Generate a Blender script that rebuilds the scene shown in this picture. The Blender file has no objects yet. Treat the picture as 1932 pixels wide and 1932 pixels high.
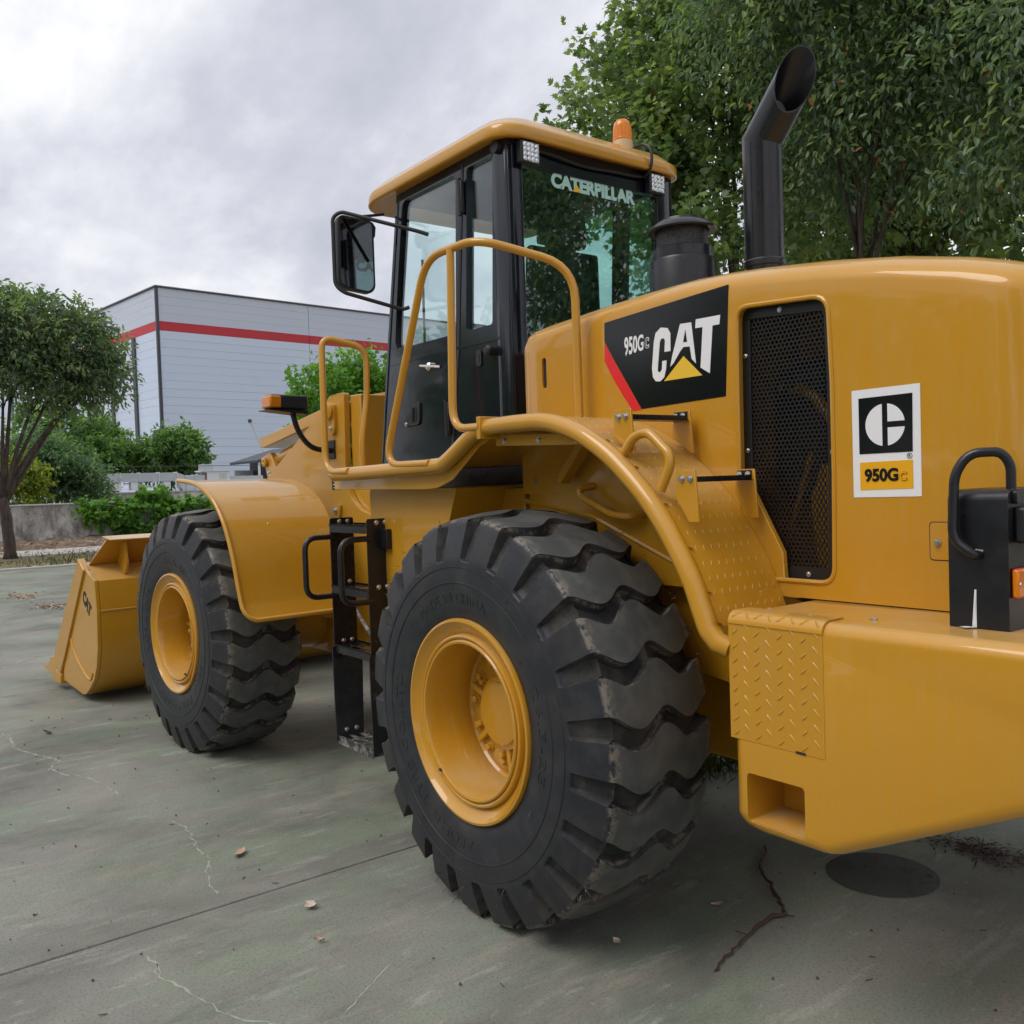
import bpy, bmesh, math, random
import numpy as np
from mathutils import Vector, Matrix
from mathutils.geometry import tessellate_polygon

# ------------------------------------------------------------------ camera, sky, sun, exposure
scene = bpy.context.scene
col = scene.collection
PI = math.pi
def lin(c):
    return tuple(((v/255)/12.92 if v/255 <= .04045 else ((v/255+.055)/1.055)**2.4) for v in c)

CAM = Vector((-2.940, 3.410, 1.715)); YAW, PITCH, ROLL = -.654, -.032, -.033
fw = Vector((math.cos(YAW)*math.cos(PITCH), math.sin(YAW)*math.cos(PITCH), math.sin(PITCH)))
rt = fw.cross(Vector((0, 0, 1))).normalized(); up = rt.cross(fw)
r2 = rt*math.cos(ROLL)+up*math.sin(ROLL); u2 = -rt*math.sin(ROLL)+up*math.cos(ROLL)
cam = bpy.data.cameras.new('camera'); camo = bpy.data.objects.new('camera', cam); col.objects.link(camo)
m = Matrix((r2, u2, -fw)).transposed().to_4x4(); m.translation = CAM; camo.matrix_world = m
cam.sensor_width = 36; cam.lens = 36*1732.45/1932; cam.clip_start = .05; cam.clip_end = 3000
scene.camera = camo

SUN_EL, SUN_AZ = math.radians(55), math.radians(80)      # azimuth from +X towards +Y
world = bpy.data.worlds.new('World'); scene.world = world; world.use_nodes = True
wn, wl = world.node_tree.nodes, world.node_tree.links; wn.clear()
w_out = wn.new('ShaderNodeOutputWorld'); w_bg = wn.new('ShaderNodeBackground')
sky = wn.new('ShaderNodeTexSky'); sky.sky_type = 'NISHITA'; sky.sun_disc = False
sky.sun_elevation = SUN_EL; sky.sun_rotation = PI/2-SUN_AZ
tc = wn.new('ShaderNodeTexCoord')
sep = wn.new('ShaderNodeSeparateXYZ'); wl.new(tc.outputs['Generated'], sep.inputs[0])
den = wn.new('ShaderNodeMath'); den.operation = 'ADD'; den.inputs[1].default_value = .38
mx = wn.new('ShaderNodeMath'); mx.operation = 'MAXIMUM'; mx.inputs[1].default_value = 0; wl.new(sep.outputs[2], mx.inputs[0]); wl.new(mx.outputs[0], den.inputs[0])
dv = wn.new('ShaderNodeVectorMath'); dv.operation = 'DIVIDE'; wl.new(tc.outputs['Generated'], dv.inputs[0])
cmb = wn.new('ShaderNodeCombineXYZ'); cmb.inputs[2].default_value = 1e3
wl.new(den.outputs[0], cmb.inputs[0]); wl.new(den.outputs[0], cmb.inputs[1]); wl.new(cmb.outputs[0], dv.inputs[1])
n1 = wn.new('ShaderNodeTexNoise'); n1.inputs['Scale'].default_value = 1.7; n1.inputs['Detail'].default_value = 7; n1.inputs['Roughness'].default_value = .53; n1.inputs['Distortion'].default_value = .35
n2 = wn.new('ShaderNodeTexNoise'); n2.inputs['Scale'].default_value = 7; n2.inputs['Detail'].default_value = 6; n2.inputs['Roughness'].default_value = .6
mp = wn.new('ShaderNodeMapping'); mp.inputs['Scale'].default_value = (1, 1.35, 1); mp.inputs['Location'].default_value = (3.1, 1.7, 0)
wl.new(dv.outputs[0], mp.inputs[0]); wl.new(mp.outputs[0], n1.inputs['Vector']); wl.new(mp.outputs[0], n2.inputs['Vector'])
nm = wn.new('ShaderNodeMath'); nm.operation = 'MULTIPLY_ADD'; nm.inputs[1].default_value = .32
wl.new(n2.outputs[0], nm.inputs[0]); wl.new(n1.outputs[0], nm.inputs[2])
cr = wn.new('ShaderNodeValToRGB'); e = cr.color_ramp.elements
e[0].position = .40; e[0].color = (*lin((181, 184, 196)), 1); e[1].position = .86; e[1].color = (*lin((252, 252, 252)), 1)
k = e.new(.57); k.color = (*lin((201, 203, 213)), 1); k = e.new(.69); k.color = (*lin((223, 224, 231)), 1)
wl.new(nm.outputs[0], cr.inputs[0])
skm = wn.new('ShaderNodeVectorMath'); skm.operation = 'SCALE'; skm.inputs['Scale'].default_value = .10; wl.new(sky.outputs[0], skm.inputs[0])
mix = wn.new('ShaderNodeMixRGB'); mix.inputs[0].default_value = .94; wl.new(skm.outputs[0], mix.inputs[1]); wl.new(cr.outputs[0], mix.inputs[2])
wl.new(mix.outputs[0], w_bg.inputs[0]); w_bg.inputs[1].default_value = 1.0; wl.new(w_bg.outputs[0], w_out.inputs[0])

sun = bpy.data.lights.new('sun', 'SUN'); sun.energy = 1.5; sun.angle = math.radians(35); sun.color = (1, .965, .91)
suno = bpy.data.objects.new('sun', sun); col.objects.link(suno)
sd = Vector((math.cos(SUN_EL)*math.cos(SUN_AZ), math.cos(SUN_EL)*math.sin(SUN_AZ), math.sin(SUN_EL)))
suno.rotation_euler = sd.to_track_quat('Z', 'Y').to_euler()
vs = scene.view_settings; vs.view_transform = 'Standard'; vs.look = 'None'; vs.exposure = 0.22; vs.gamma = 1; vs.use_curve_mapping = False
scene.display_settings.display_device = 'sRGB'
scene.cycles.max_bounces = 5; scene.cycles.diffuse_bounces = 3; scene.cycles.glossy_bounces = 3; scene.cycles.transmission_bounces = 4; scene.cycles.transparent_max_bounces = 8
scene.cycles.use_adaptive_sampling = True; scene.cycles.adaptive_threshold = .02
world.cycles.sampling_method = 'MANUAL'; world.cycles.sample_map_resolution = 256

# ------------------------------------------------------------------ materials
MATS = {}
class NT:
    def __init__(s, name):
        s.m = bpy.data.materials.new(name); s.m.use_nodes = True
        s.n, s.l = s.m.node_tree.nodes, s.m.node_tree.links; s.n.clear()
        s.out = s.n.new('ShaderNodeOutputMaterial'); s.b = s.n.new('ShaderNodeBsdfPrincipled'); s.l.new(s.b.outputs[0], s.out.inputs[0])
        s.co = s.n.new('ShaderNodeTexCoord').outputs['Object']; MATS[name] = s.m
    def noise(s, scale, detail=4, rough=.55, vec=None, dist=0, stretch=None):
        n = s.n.new('ShaderNodeTexNoise'); n.inputs['Scale'].default_value = scale; n.inputs['Detail'].default_value = detail
        n.inputs['Roughness'].default_value = rough; n.inputs['Distortion'].default_value = dist
        v = vec or s.co
        if stretch:
            mp = s.n.new('ShaderNodeMapping'); mp.inputs['Scale'].default_value = stretch[:3]
            if len(stretch) > 3: mp.inputs['Rotation'].default_value = (0, 0, stretch[3])
            s.l.new(v, mp.inputs[0]); v = mp.outputs[0]
        s.l.new(v, n.inputs['Vector']); return n.outputs[0]
    def ramp(s, fac, stops):
        r = s.n.new('ShaderNodeValToRGB'); el = r.color_ramp.elements
        while len(el) > 1: el.remove(el[-1])
        el[0].position = stops[0][0]; el[0].color = (*stops[0][1], 1) if len(stops[0][1]) == 3 else stops[0][1]
        for p, c in stops[1:]: x = el.new(p); x.color = (*c, 1)
        s.l.new(fac, r.inputs[0]); return r.outputs[0]
    def mix(s, fac, a, b, mode='MIX'):
        x = s.n.new('ShaderNodeMixRGB'); x.blend_type = mode
        for i, v in ((0, fac), (1, a), (2, b)):
            if isinstance(v, (int, float)): x.inputs[i].default_value = v
            elif isinstance(v, tuple): x.inputs[i].default_value = (*v, 1)
            else: s.l.new(v, x.inputs[i])
        return x.outputs[0]
    def math(s, op, a, b=0.0):
        x = s.n.new('ShaderNodeMath'); x.operation = op
        for i, v in ((0, a), (1, b)):
            if isinstance(v, (int, float)): x.inputs[i].default_value = v
            else: s.l.new(v, x.inputs[i])
        return x.outputs[0]
    def set(s, color=None, rough=None, metal=None, spec=None, coat=None):
        for k, v in (('Base Color', color), ('Roughness', rough), ('Metallic', metal), ('Specular IOR Level', spec), ('Coat Weight', coat)):
            if v is None: continue
            if isinstance(v, tuple): s.b.inputs[k].default_value = (*v, 1)
            elif isinstance(v, (int, float)): s.b.inputs[k].default_value = v
            else: s.l.new(v, s.b.inputs[k])
        return s
    def bump(s, h, strength=.3, dist=.01):
        b = s.n.new('ShaderNodeBump'); b.inputs['Strength'].default_value = strength; b.inputs['Distance'].default_value = dist
        s.l.new(h, b.inputs['Height']); s.l.new(b.outputs[0], s.b.inputs['Normal'])
        return s
def g3(v): return (v, v, v)

Y0 = (.552, .262, .013)
t = NT('yellow_paint')
c = t.mix(t.math('MULTIPLY', t.ramp(t.noise(2.2, 5), [(.35, g3(0)), (.75, g3(1))]), .35), Y0, (.53, .25, .016))
geo = t.n.new('ShaderNodeNewGeometry'); sx = t.n.new('ShaderNodeSeparateXYZ'); t.l.new(geo.outputs['Normal'], sx.inputs[0])
upf = t.ramp(sx.outputs[2], [(.55, g3(0)), (.95, g3(1))])        # dust settles on faces that look up
dn = t.noise(6, 6, .65)
dm = t.math('MULTIPLY', upf, t.ramp(dn, [(.38, g3(.35)), (.62, g3(1))]))
c = t.mix(t.math('MULTIPLY', t.ramp(t.noise(5, 6, .7, stretch=(6, 6, .45)), [(.48, g3(0)), (.72, g3(1))]), .38), c, (.50, .285, .065))
c = t.mix(t.math('MULTIPLY', t.ramp(t.noise(70, 5, .8), [(.70, g3(0)), (.76, g3(1))]), .35), c, (.34, .20, .06))
c = t.mix(t.math('MULTIPLY', dm, .62), c, (.50, .34, .16))
t.set(c, t.math('ADD', t.ramp(t.noise(5, 5), [(.3, g3(.30)), (.7, g3(.42))]), t.math('MULTIPLY', dm, .25)), 0, .34, .75); t.b.inputs['Coat Roughness'].default_value = .045
t.bump(t.math('ADD', t.noise(38, 2), t.math('MULTIPLY', t.noise(1.6, 3), 9)), .05, .004)
t = NT('yellow_dusty')           # floor of the pocket, step plates and tops with dust and water marks
c = t.mix(t.ramp(t.noise(7, 6, .65), [(.42, g3(0)), (.6, g3(.75))]), (.58, .29, .05), (.50, .36, .19))
t.set(c, .5).bump(t.noise(60, 3), .06, .004)
t = NT('decal_yellow'); t.set((.80, .40, .012), .3)
t = NT('logo_yellow'); t.set((.82, .52, .04), .3)
t = NT('decal_white'); t.set((.80, .80, .82), .32)
t = NT('decal_black'); t.set((.008, .008, .011), .12, spec=.45)
t = NT('decal_red'); t.set((.72, .025, .03), .18)
t = NT('decal_teal'); t.set((.42, .70, .64), .4)
t = NT('outline_red'); t.set((.45, .09, .01), .4)
t = NT('black_paint')
c = t.mix(t.ramp(t.noise(14, 5, .65), [(.55, g3(0)), (.8, g3(.6))]), (.010, .010, .013), (.035, .030, .027))
t.set(c, t.ramp(t.noise(8, 4), [(.3, g3(.2)), (.7, g3(.42))]), 0, .5).bump(t.noise(40, 3), .05, .003)
t = NT('cab_paint')
t.set(t.mix(t.ramp(t.noise(6, 5), [(.5, g3(0)), (.8, g3(.5))]), (.007, .009, .016), (.018, .019, .026)), t.ramp(t.noise(4, 4), [(.3, g3(.05)), (.7, g3(.13))]), 0, .55, .0).bump(t.noise(9, 2), .05, .006)
t = NT('black_plastic'); t.set((.014, .014, .016), .45).bump(t.noise(120, 2), .08, .001)
t = NT('dark_interior'); t.set((.02, .02, .023), .7)
t = NT('seat_cloth'); t.set((.016, .016, .018), .9)
def rubber(name, base, worn, rough, spec):
    t = NT(name); n = t.noise(11, 6, .65); n3 = t.noise(3, 4)
    sx = t.n.new('ShaderNodeSeparateXYZ'); t.l.new(t.co, sx.inputs[0])
    rad = t.math('SQRT', t.math('ADD', t.math('MULTIPLY', sx.outputs[0], sx.outputs[0]), t.math('MULTIPLY', sx.outputs[2], sx.outputs[2])))
    c = t.mix(t.ramp(n, [(.45, g3(0)), (.72, g3(.7))]), base, worn)
    c = t.mix(t.ramp(n3, [(.52, g3(0)), (.75, g3(.5))]), c, (worn[0]*1.15, worn[1]*.95, worn[2]*.78))
    edge = t.math('MULTIPLY', t.ramp(rad, [(.770, g3(0)), (.780, g3(1)), (.788, g3(1)), (.7925, g3(0))]), t.ramp(t.noise(26, 6, .75), [(.46, g3(0)), (.54, g3(1))]))
    c = t.mix(t.math('MULTIPLY', edge, .8), c, (.20, .17, .135))
    mud = t.math('MULTIPLY', t.ramp(rad, [(.60, g3(0)), (.70, g3(1))]), t.ramp(t.noise(42, 7, .8), [(.64, g3(0)), (.70, g3(.6))]))
    c = t.mix(mud, c, (.17, .14, .115))
    t.set(c, t.ramp(n, [(.3, g3(rough)), (.7, g3(rough+.18))]), 0, spec).bump(t.math('ADD', t.noise(90, 4), t.math('MULTIPLY', n, 2)), .2, .003)
rubber('rubber', (.020, .021, .026), (.046, .045, .047), .40, .42)
rubber('rubber_groove', (.030, .030, .031), (.105, .096, .085), .7, .3)
rubber('rubber_tread', (.062, .066, .065), (.125, .124, .114), .46, .45)
t = NT('rubber_scuff'); t.set((.21, .19, .165), .9)
t = NT('chrome'); t.set((.75, .76, .78), .16, 1)
t = NT('steel_bolt'); t.set((.62, .62, .64), .28, 1)
t = NT('worn_step'); t.set(t.mix(t.ramp(t.noise(30, 4), [(.45, g3(0)), (.6, g3(1))]), (.05, .05, .05), (.27, .26, .24)), .55, .2)
t = NT('weld_white'); t.set((.7, .72, .74), .5)
t = NT('mirror_glass'); t.set((.30, .32, .35), .03, 1)
t = NT('mesh_black'); t.set((.012, .012, .013), .4)
t = NT('perforated')
v = t.n.new('ShaderNodeTexVoronoi'); v.inputs['Scale'].default_value = 95; t.l.new(t.co, v.inputs[0])
t.set(t.ramp(v.outputs[0], [(.30, g3(.002)), (.45, g3(.03))]), .5)
t = NT('amber_lens'); t.set((.95, .30, .006), .12, coat=.6); t.b.inputs['Transmission Weight'].default_value = .35; t.b.inputs['IOR'].default_value = 1.3
t = NT('red_lens'); t.set((.62, .045, .012), .15, coat=.6)
t = NT('lamp_lens')
v = t.n.new('ShaderNodeTexVoronoi'); v.inputs['Scale'].default_value = 55; t.l.new(t.co, v.inputs[0])
t.set(t.ramp(v.outputs[0], [(.1, g3(.95)), (.5, g3(.35))]), .12, .75).bump(v.outputs[0], .6, .004)
t = NT('clear_lens'); t.set((.5, .52, .56), .08, .5)
t = NT('beacon_base'); t.set((.62, .42, .22), .4)
def glass(name, tint, refl):
    t = NT(name); t.n.remove(t.b)
    tr = t.n.new('ShaderNodeBsdfTransparent'); tr.inputs[0].default_value = (*tint, 1)
    gl = t.n.new('ShaderNodeBsdfGlossy'); gl.inputs[0].default_value = (1, 1, 1, 1); gl.inputs['Roughness'].default_value = .015
    lw = t.n.new('ShaderNodeLayerWeight'); lw.inputs[0].default_value = .5
    ms = t.n.new('ShaderNodeMixShader')
    f = t.math('MULTIPLY', t.math('ADD', t.math('MULTIPLY', t.math('POWER', lw.outputs['Facing'], 4.0), .9), .05), refl)
    t.l.new(f, ms.inputs[0]); t.l.new(tr.outputs[0], ms.inputs[1]); t.l.new(gl.outputs[0], ms.inputs[2]); t.l.new(ms.outputs[0], t.out.inputs[0])
glass('cab_glass', (.90, .975, .965), 1.15)
glass('rear_glass', (.62, .82, .78), 2.3)

t = NT('concrete')
n = t.noise(1.1, 6, .6, dist=.4); s1 = t.noise(2.4, 7, .66, stretch=(1, .20, 1, -.35), dist=.3); s2 = t.noise(8, 7, .72, stretch=(1, .20, 1, -.3), dist=.4); fi = t.noise(95, 3, .6)
c = t.mix(t.ramp(n, [(.40, g3(0)), (.60, g3(1))]), (0.161, 0.165, 0.138), (0.235, 0.232, 0.201))
c = t.mix(t.ramp(s1, [(.47, g3(0)), (.58, g3(.85))]), c, (0.203, 0.248, 0.179))
c = t.mix(t.ramp(s2, [(.57, g3(0)), (.66, g3(.8))]), c, (0.347, 0.361, 0.310))
c = t.mix(t.ramp(t.noise(13, 6, .75, stretch=(1, .12, 1, .1), dist=.2), [(.62, g3(0)), (.70, g3(.7))]), c, (0.389, 0.379, 0.330))
c = t.mix(t.ramp(t.noise(3.1, 6, .65, stretch=(1, .25, 1, .35)), [(.56, g3(0)), (.68, g3(.75))]), c, (0.331, 0.290, 0.242))
c = t.mix(t.ramp(t.noise(.42, 3), [(.42, g3(0)), (.62, g3(.5))]), c, (0.273, 0.261, 0.229))
c = t.mix(t.ramp(t.noise(5, 6, .7, stretch=(1, .35, 1, -.5)), [(.30, g3(.55)), (.44, g3(0))]), c, (0.108, 0.114, 0.096))
c = t.mix(t.ramp(t.noise(30, 7, .75, stretch=(1, .30, 1, -.35), dist=.6), [(.60, g3(0)), (.68, g3(.6))]), c, (0.383, 0.379, 0.339))
c = t.mix(t.ramp(t.noise(21, 5, .7, stretch=(1, .4, 1, .6), dist=.5), [(.64, g3(0)), (.70, g3(.5))]), c, (0.418, 0.334, 0.282))
c = t.mix(1.0, c, t.ramp(t.noise(.75, 6, .6, dist=.8), [(.34, g3(.72)), (.48, g3(.98)), (.64, g3(1.15))]), 'MULTIPLY')
c = t.mix(t.ramp(fi, [(.34, g3(.45)), (.5, g3(0))]), c, (0.082, 0.085, 0.072))
t.set(c, t.ramp(s2, [(.3, g3(.6)), (.7, g3(.85))]), 0, .3).bump(t.math('ADD', fi, t.math('MULTIPLY', s2, .6)), .35, .004)
t = NT('joint_filler'); t.set((.02, .024, .038), .8)
t = NT('crack_pale'); t.set(t.mix(t.noise(20, 3), (.27, .30, .235), (.40, .42, .36)), .9)
t = NT('path_concrete'); t.set(t.mix(t.noise(1.5, 5), (.40, .38, .35), (.52, .49, .46)), .85)
t = NT('dirt'); t.set(t.mix(t.ramp(t.noise(3.5, 6, .7), [(.4, g3(0)), (.62, g3(1))]), (.10, .065, .04), (.26, .19, .13)), .95).bump(t.noise(6, 6, .7), 1, .08)
t = NT('verge_soil'); t.set(t.mix(t.ramp(t.noise(4, 6, .7), [(.4, g3(0)), (.62, g3(1))]), (.12, .12, .05), (.24, .19, .11)), .95).bump(t.noise(9, 5), .8, .05)
t = NT('wall_render')
st = t.noise(1.6, 6, .65, stretch=(1, 1, .16)); gr = t.noise(.9, 6, .7); sp = t.n.new('ShaderNodeSeparateXYZ'); t.l.new(t.co, sp.inputs[0])
c = t.mix(t.ramp(st, [(.40, g3(0)), (.60, g3(1))]), (.20, .175, .165), (.50, .48, .46))
c = t.mix(t.ramp(gr, [(.46, g3(0)), (.60, g3(.85))]), c, (.72, .71, .70))
c = t.mix(t.ramp(t.noise(3.4, 7, .72, stretch=(1, 1, .45)), [(.50, g3(0)), (.60, g3(.6))]), c, (.16, .14, .135))
t.set(c, .95).bump(t.noise(8, 6), .6, .03)
t = NT('coping'); t.set((.55, .55, .54), .85)
def siding(name, a, b):
    t = NT(name); w = t.n.new('ShaderNodeTexWave'); w.wave_type = 'BANDS'; w.bands_direction = 'Z'; w.inputs['Scale'].default_value = 3.2; t.l.new(t.co, w.inputs[0])
    t.set(t.mix(t.noise(.12, 4), a, b), .5, .15).bump(w.outputs[0], .4, .05)
siding('siding_grey', (.60, .70, .88), (.67, .755, .91)); siding('siding_upper', (.55, .61, .73), (.61, .66, .77)); siding('siding_red', (.50, .035, .05), (.56, .045, .06))
t = NT('trim_dark'); t.set((.05, .055, .07), .5)
t = NT('trim_light'); t.set((.62, .63, .66), .4)
t = NT('galvanised')
t.set(t.mix(t.noise(1.3, 6, .7), (.40, .44, .48), (.56, .60, .63)), .45, .35)
t = NT('unit_white'); t.set((.66, .67, .69), .5)
t = NT('rust'); t.set((.25, .06, .035), .9)
t = NT('shed_dark'); t.set((.05, .058, .075), .6)
t = NT('iron'); t.set(t.mix(t.noise(24, 5), (.045, .050, .045), (.095, .097, .085)), .9).bump(t.noise(50, 4), .5, .006)
t = NT('bark'); t.set(t.mix(t.ramp(t.noise(9, 6, .7, stretch=(1, 1, .25)), [(.35, g3(0)), (.65, g3(1))]), (.045, .032, .026), (.13, .095, .078)), .95).bump(t.noise(14, 6, .7, stretch=(1, 1, .25)), 1, .04)
t = NT('twig'); t.set((.075, .032, .028), .8)
t = NT('dry_leaf'); t.set(t.mix(t.noise(60, 3), (.36, .22, .14), (.46, .36, .27)), .85)
t = NT('pale_leaf'); t.set((.55, .46, .38), .8)
t = NT('debris'); t.set((.10, .065, .045), .9)
def leafmat(name, stops, trans=.3, rough=.42):
    t = NT(name); a = t.n.new('ShaderNodeAttribute'); a.attribute_name = 'tint'
    c = t.ramp(a.outputs['Fac'], stops); t.set(c, rough, 0, .42)
    tl = t.n.new('ShaderNodeBsdfTranslucent'); t.l.new(t.mix(1.0, c, (1.5, 1.6, .7), 'MULTIPLY'), tl.inputs[0])
    ms = t.n.new('ShaderNodeMixShader'); ms.inputs[0].default_value = trans
    t.l.new(t.b.outputs[0], ms.inputs[1]); t.l.new(tl.outputs[0], ms.inputs[2]); t.l.new(ms.outputs[0], t.out.inputs[0])
leafmat('leaf_camphor', [(0, (0.076, 0.121, 0.088)), (.3, (0.127, 0.193, 0.132)), (.55, (0.186, 0.261, 0.161)), (.8, (0.275, 0.364, 0.177)), (.97, (0.398, 0.450, 0.203)), (1, (0.450, 0.179, 0.101))], .48, .30)
leafmat('leaf_plane', [(0, (0.092, 0.139, 0.073)), (.4, (0.152, 0.224, 0.100)), (.75, (0.231, 0.323, 0.130)), (.97, (0.383, 0.422, 0.162)), (.985, (0.449, 0.396, 0.146)), (1, (0.450, 0.238, 0.097))], .48)
leafmat('leaf_far', [(0, (0.085, 0.165, 0.064)), (.5, (0.131, 0.244, 0.079)), (.9, (0.216, 0.346, 0.094)), (1, (0.300, 0.431, 0.112))], .48)
leafmat('leaf_bluish', [(0, (0.100, 0.173, 0.112)), (.6, (0.154, 0.254, 0.154)), (1, (0.236, 0.344, 0.181))], .48)
leafmat('leaf_bright', [(0, (0.078, 0.186, 0.034)), (.5, (0.132, 0.287, 0.049)), (1, (0.233, 0.420, 0.070))], .48)
leafmat('leaf_lime', [(0, (0.139, 0.196, 0.029)), (.5, (0.231, 0.289, 0.041)), (1, (0.323, 0.370, 0.058))], .48)
leafmat('grass_blade', [(0, (.060, .085, .022)), (.6, (.12, .15, .04)), (1, (.26, .22, .10))], .2, .6)

# ------------------------------------------------------------------ mesh helpers
class MB:
    def __init__(s): s.v, s.f, s.mi = [], [], []; s.cur = 0
    def add(s, vs, fs):
        o = len(s.v); s.v += [tuple(p) for p in vs]
        for f in fs: s.f.append([i+o for i in f]); s.mi.append(s.cur)
        return s
    def box(s, x0, x1, y0, y1, z0, z1):
        x0, x1 = sorted((x0, x1)); y0, y1 = sorted((y0, y1)); z0, z1 = sorted((z0, z1))
        return s.add([(x, y, z) for x in (x0, x1) for y in (y0, y1) for z in (z0, z1)],
                     [(0, 1, 3, 2), (4, 6, 7, 5), (0, 4, 5, 1), (2, 3, 7, 6), (0, 2, 6, 4), (1, 5, 7, 3)])
    def plate(s, outer, holes, ax, a0, a1):
        """polygon with holes, extruded along axis ax ('x','y','z')"""
        loops = [list(outer)]+[list(h) for h in holes]
        tris = tessellate_polygon([[Vector((p[0], p[1], 0)) for p in l] for l in loops])
        flat = [p for l in loops for p in l]; n = len(flat)
        def P(p, a): return (a, p[0], p[1]) if ax == 'x' else ((p[0], a, p[1]) if ax == 'y' else (p[0], p[1], a))
        vs = [P(p, a0) for p in flat]+[P(p, a1) for p in flat]; fs = []
        for q in tris: fs.append(tuple(q)); fs.append(tuple(i+n for i in reversed(q)))
        o = 0
        for l in loops:
            k = len(l)
            for i in range(k): j = (i+1) % k; fs.append((o+i, o+j, n+o+j, n+o+i))
            o += k
        return s.add(vs, fs)
    def tube(s, path, r, n=10, closed=False, cap=True, radii=None):
        P = [Vector(p) for p in path]; k = len(P); T = []
        for i in range(k):
            a = P[i-1] if (i > 0 or closed) else P[0]; b = P[(i+1) % k] if (i < k-1 or closed) else P[-1]
            T.append((b-a).normalized())
        nrm = T[0].orthogonal().normalized(); vs = []
        for i in range(k):
            nrm = (nrm-T[i]*nrm.dot(T[i])).normalized(); bi = T[i].cross(nrm); rr = radii[i] if radii else r
            for j in range(n):
                a = 2*PI*j/n; vs.append(P[i]+(nrm*math.cos(a)+bi*math.sin(a))*rr)
        fs = []
        for i in range(k if closed else k-1):
            for j in range(n):
                a, b = i*n, ((i+1) % k)*n; j2 = (j+1) % n; fs.append((a+j, a+j2, b+j2, b+j))
        if cap and not closed: fs.append(tuple(range(n))[::-1]); fs.append(tuple((k-1)*n+j for j in range(n)))
        return s.add(vs, fs)
    def lathe(s, prof, n=64, c=(0, 0, 0), ax='y', close=True, a0=0., a1=2*PI):
        vs, fs = [], []; k = len(prof); full = abs(a1-a0-2*PI) < 1e-6; N = n if full else n+1
        for j in range(N):
            a = a0+(a1-a0)*j/n; ca, sa = math.cos(a), math.sin(a)
            for r, h in prof:
                p = (r*ca, h, r*sa) if ax == 'y' else ((r*ca, r*sa, h) if ax == 'z' else (h, r*ca, r*sa))
                vs.append((p[0]+c[0], p[1]+c[1], p[2]+c[2]))
        for j in range(n):
            j2 = (j+1) % N
            for i in range(k-1): fs.append((j*k+i, j*k+i+1, j2*k+i+1, j2*k+i))
        return s.add(vs, fs)
    def build(s, name, mat, parent=None, bevel=0, seg=2, ang=35, front=False, weld=False, smooth=True):
        me = bpy.data.meshes.new(name); me.from_pydata([tuple(p) for p in s.v], [], s.f)
        mats = mat if isinstance(mat, (list, tuple)) else [mat]
        for q in mats: me.materials.append(MATS[q])
        if len(mats) > 1: me.polygons.foreach_set('material_index', s.mi)
        bm = bmesh.new(); bm.from_mesh(me)
        if weld: bmesh.ops.remove_doubles(bm, verts=bm.verts, dist=1e-5)
        bmesh.ops.recalc_face_normals(bm, faces=bm.faces)
        for f in bm.faces: f.smooth = smooth
        for ed in bm.edges:
            if len(ed.link_faces) == 2:
                if ed.calc_face_angle(0) > math.radians(ang): ed.smooth = False
        bm.to_mesh(me); bm.free()
        o = bpy.data.objects.new(name, me); col.objects.link(o)
        if bevel:
            b = o.modifiers.new('bevel', 'BEVEL'); b.width = bevel; b.segments = seg; b.limit_method = 'ANGLE'; b.angle_limit = math.radians(30); b.harden_normals = False
        if front: o.location = FLOC; o.rotation_euler = (0, 0, ART)
        if parent is not None: o.parent = parent
        return o
ART = .064; PIVX = 1.676
FLOC = (PIVX-PIVX*math.cos(ART), -PIVX*math.sin(ART), 0)
def tag(o, label, cat, group=None, kind=None):
    if label: o['label'] = label
    if cat: o['category'] = cat
    if group: o['group'] = group
    if kind: o['kind'] = kind
    return o
def empty(name, loc=(0, 0, 0), parent=None, rz=0):
    o = bpy.data.objects.new(name, None); o.location = loc; o.rotation_euler = (0, 0, rz); col.objects.link(o); o.empty_display_size = .1
    if parent is not None: o.parent = parent
    return o
def fillet(pts, r, n=5, closed=False):
    P = [Vector(p) for p in pts]; out = []; k = len(P)
    for i in range(k):
        if not closed and i in (0, k-1): out.append(P[i]); continue
        a, b, c = P[i-1], P[i], P[(i+1) % k]
        d1, d2 = (a-b), (c-b); rr = r[i] if isinstance(r, (list, tuple)) else r
        l = min(rr, d1.length*.48, d2.length*.48)
        if l < 1e-5: out.append(b); continue
        p0, p2 = b+d1.normalized()*l, b+d2.normalized()*l
        for j in range(n+1):
            u = j/n; out.append(p0*(1-u)**2+b*2*u*(1-u)+p2*u*u)
    return out
def rpoly(pts, r, n=4): return [(p[0], p[1]) for p in fillet([(x, y, 0) for x, y in pts], r, n, True)]
def rrect(x0, x1, y0, y1, r, n=4): return rpoly([(x0, y0), (x1, y0), (x1, y1), (x0, y1)], r, n)
def circle(cx, cy, r, n=24, a0=0): return [(cx+r*math.cos(a0+2*PI*i/n), cy+r*math.sin(a0+2*PI*i/n)) for i in range(n)]
def boolean(o, cutter_mb):
    """cut a solid out of a mesh at once; the cutter is thrown away"""
    c = cutter_mb.build('cutter', 'yellow_paint', smooth=False)
    mod = o.modifiers.new('cut', 'BOOLEAN'); mod.object = c; mod.operation = 'DIFFERENCE'; mod.solver = 'EXACT'
    bpy.context.view_layer.update()
    dg = bpy.context.evaluated_depsgraph_get()
    me = bpy.data.meshes.new_from_object(o.evaluated_get(dg)); old = o.data
    o.modifiers.clear(); o.data = me; me.name = old.name
    bpy.data.objects.remove(c)
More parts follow.
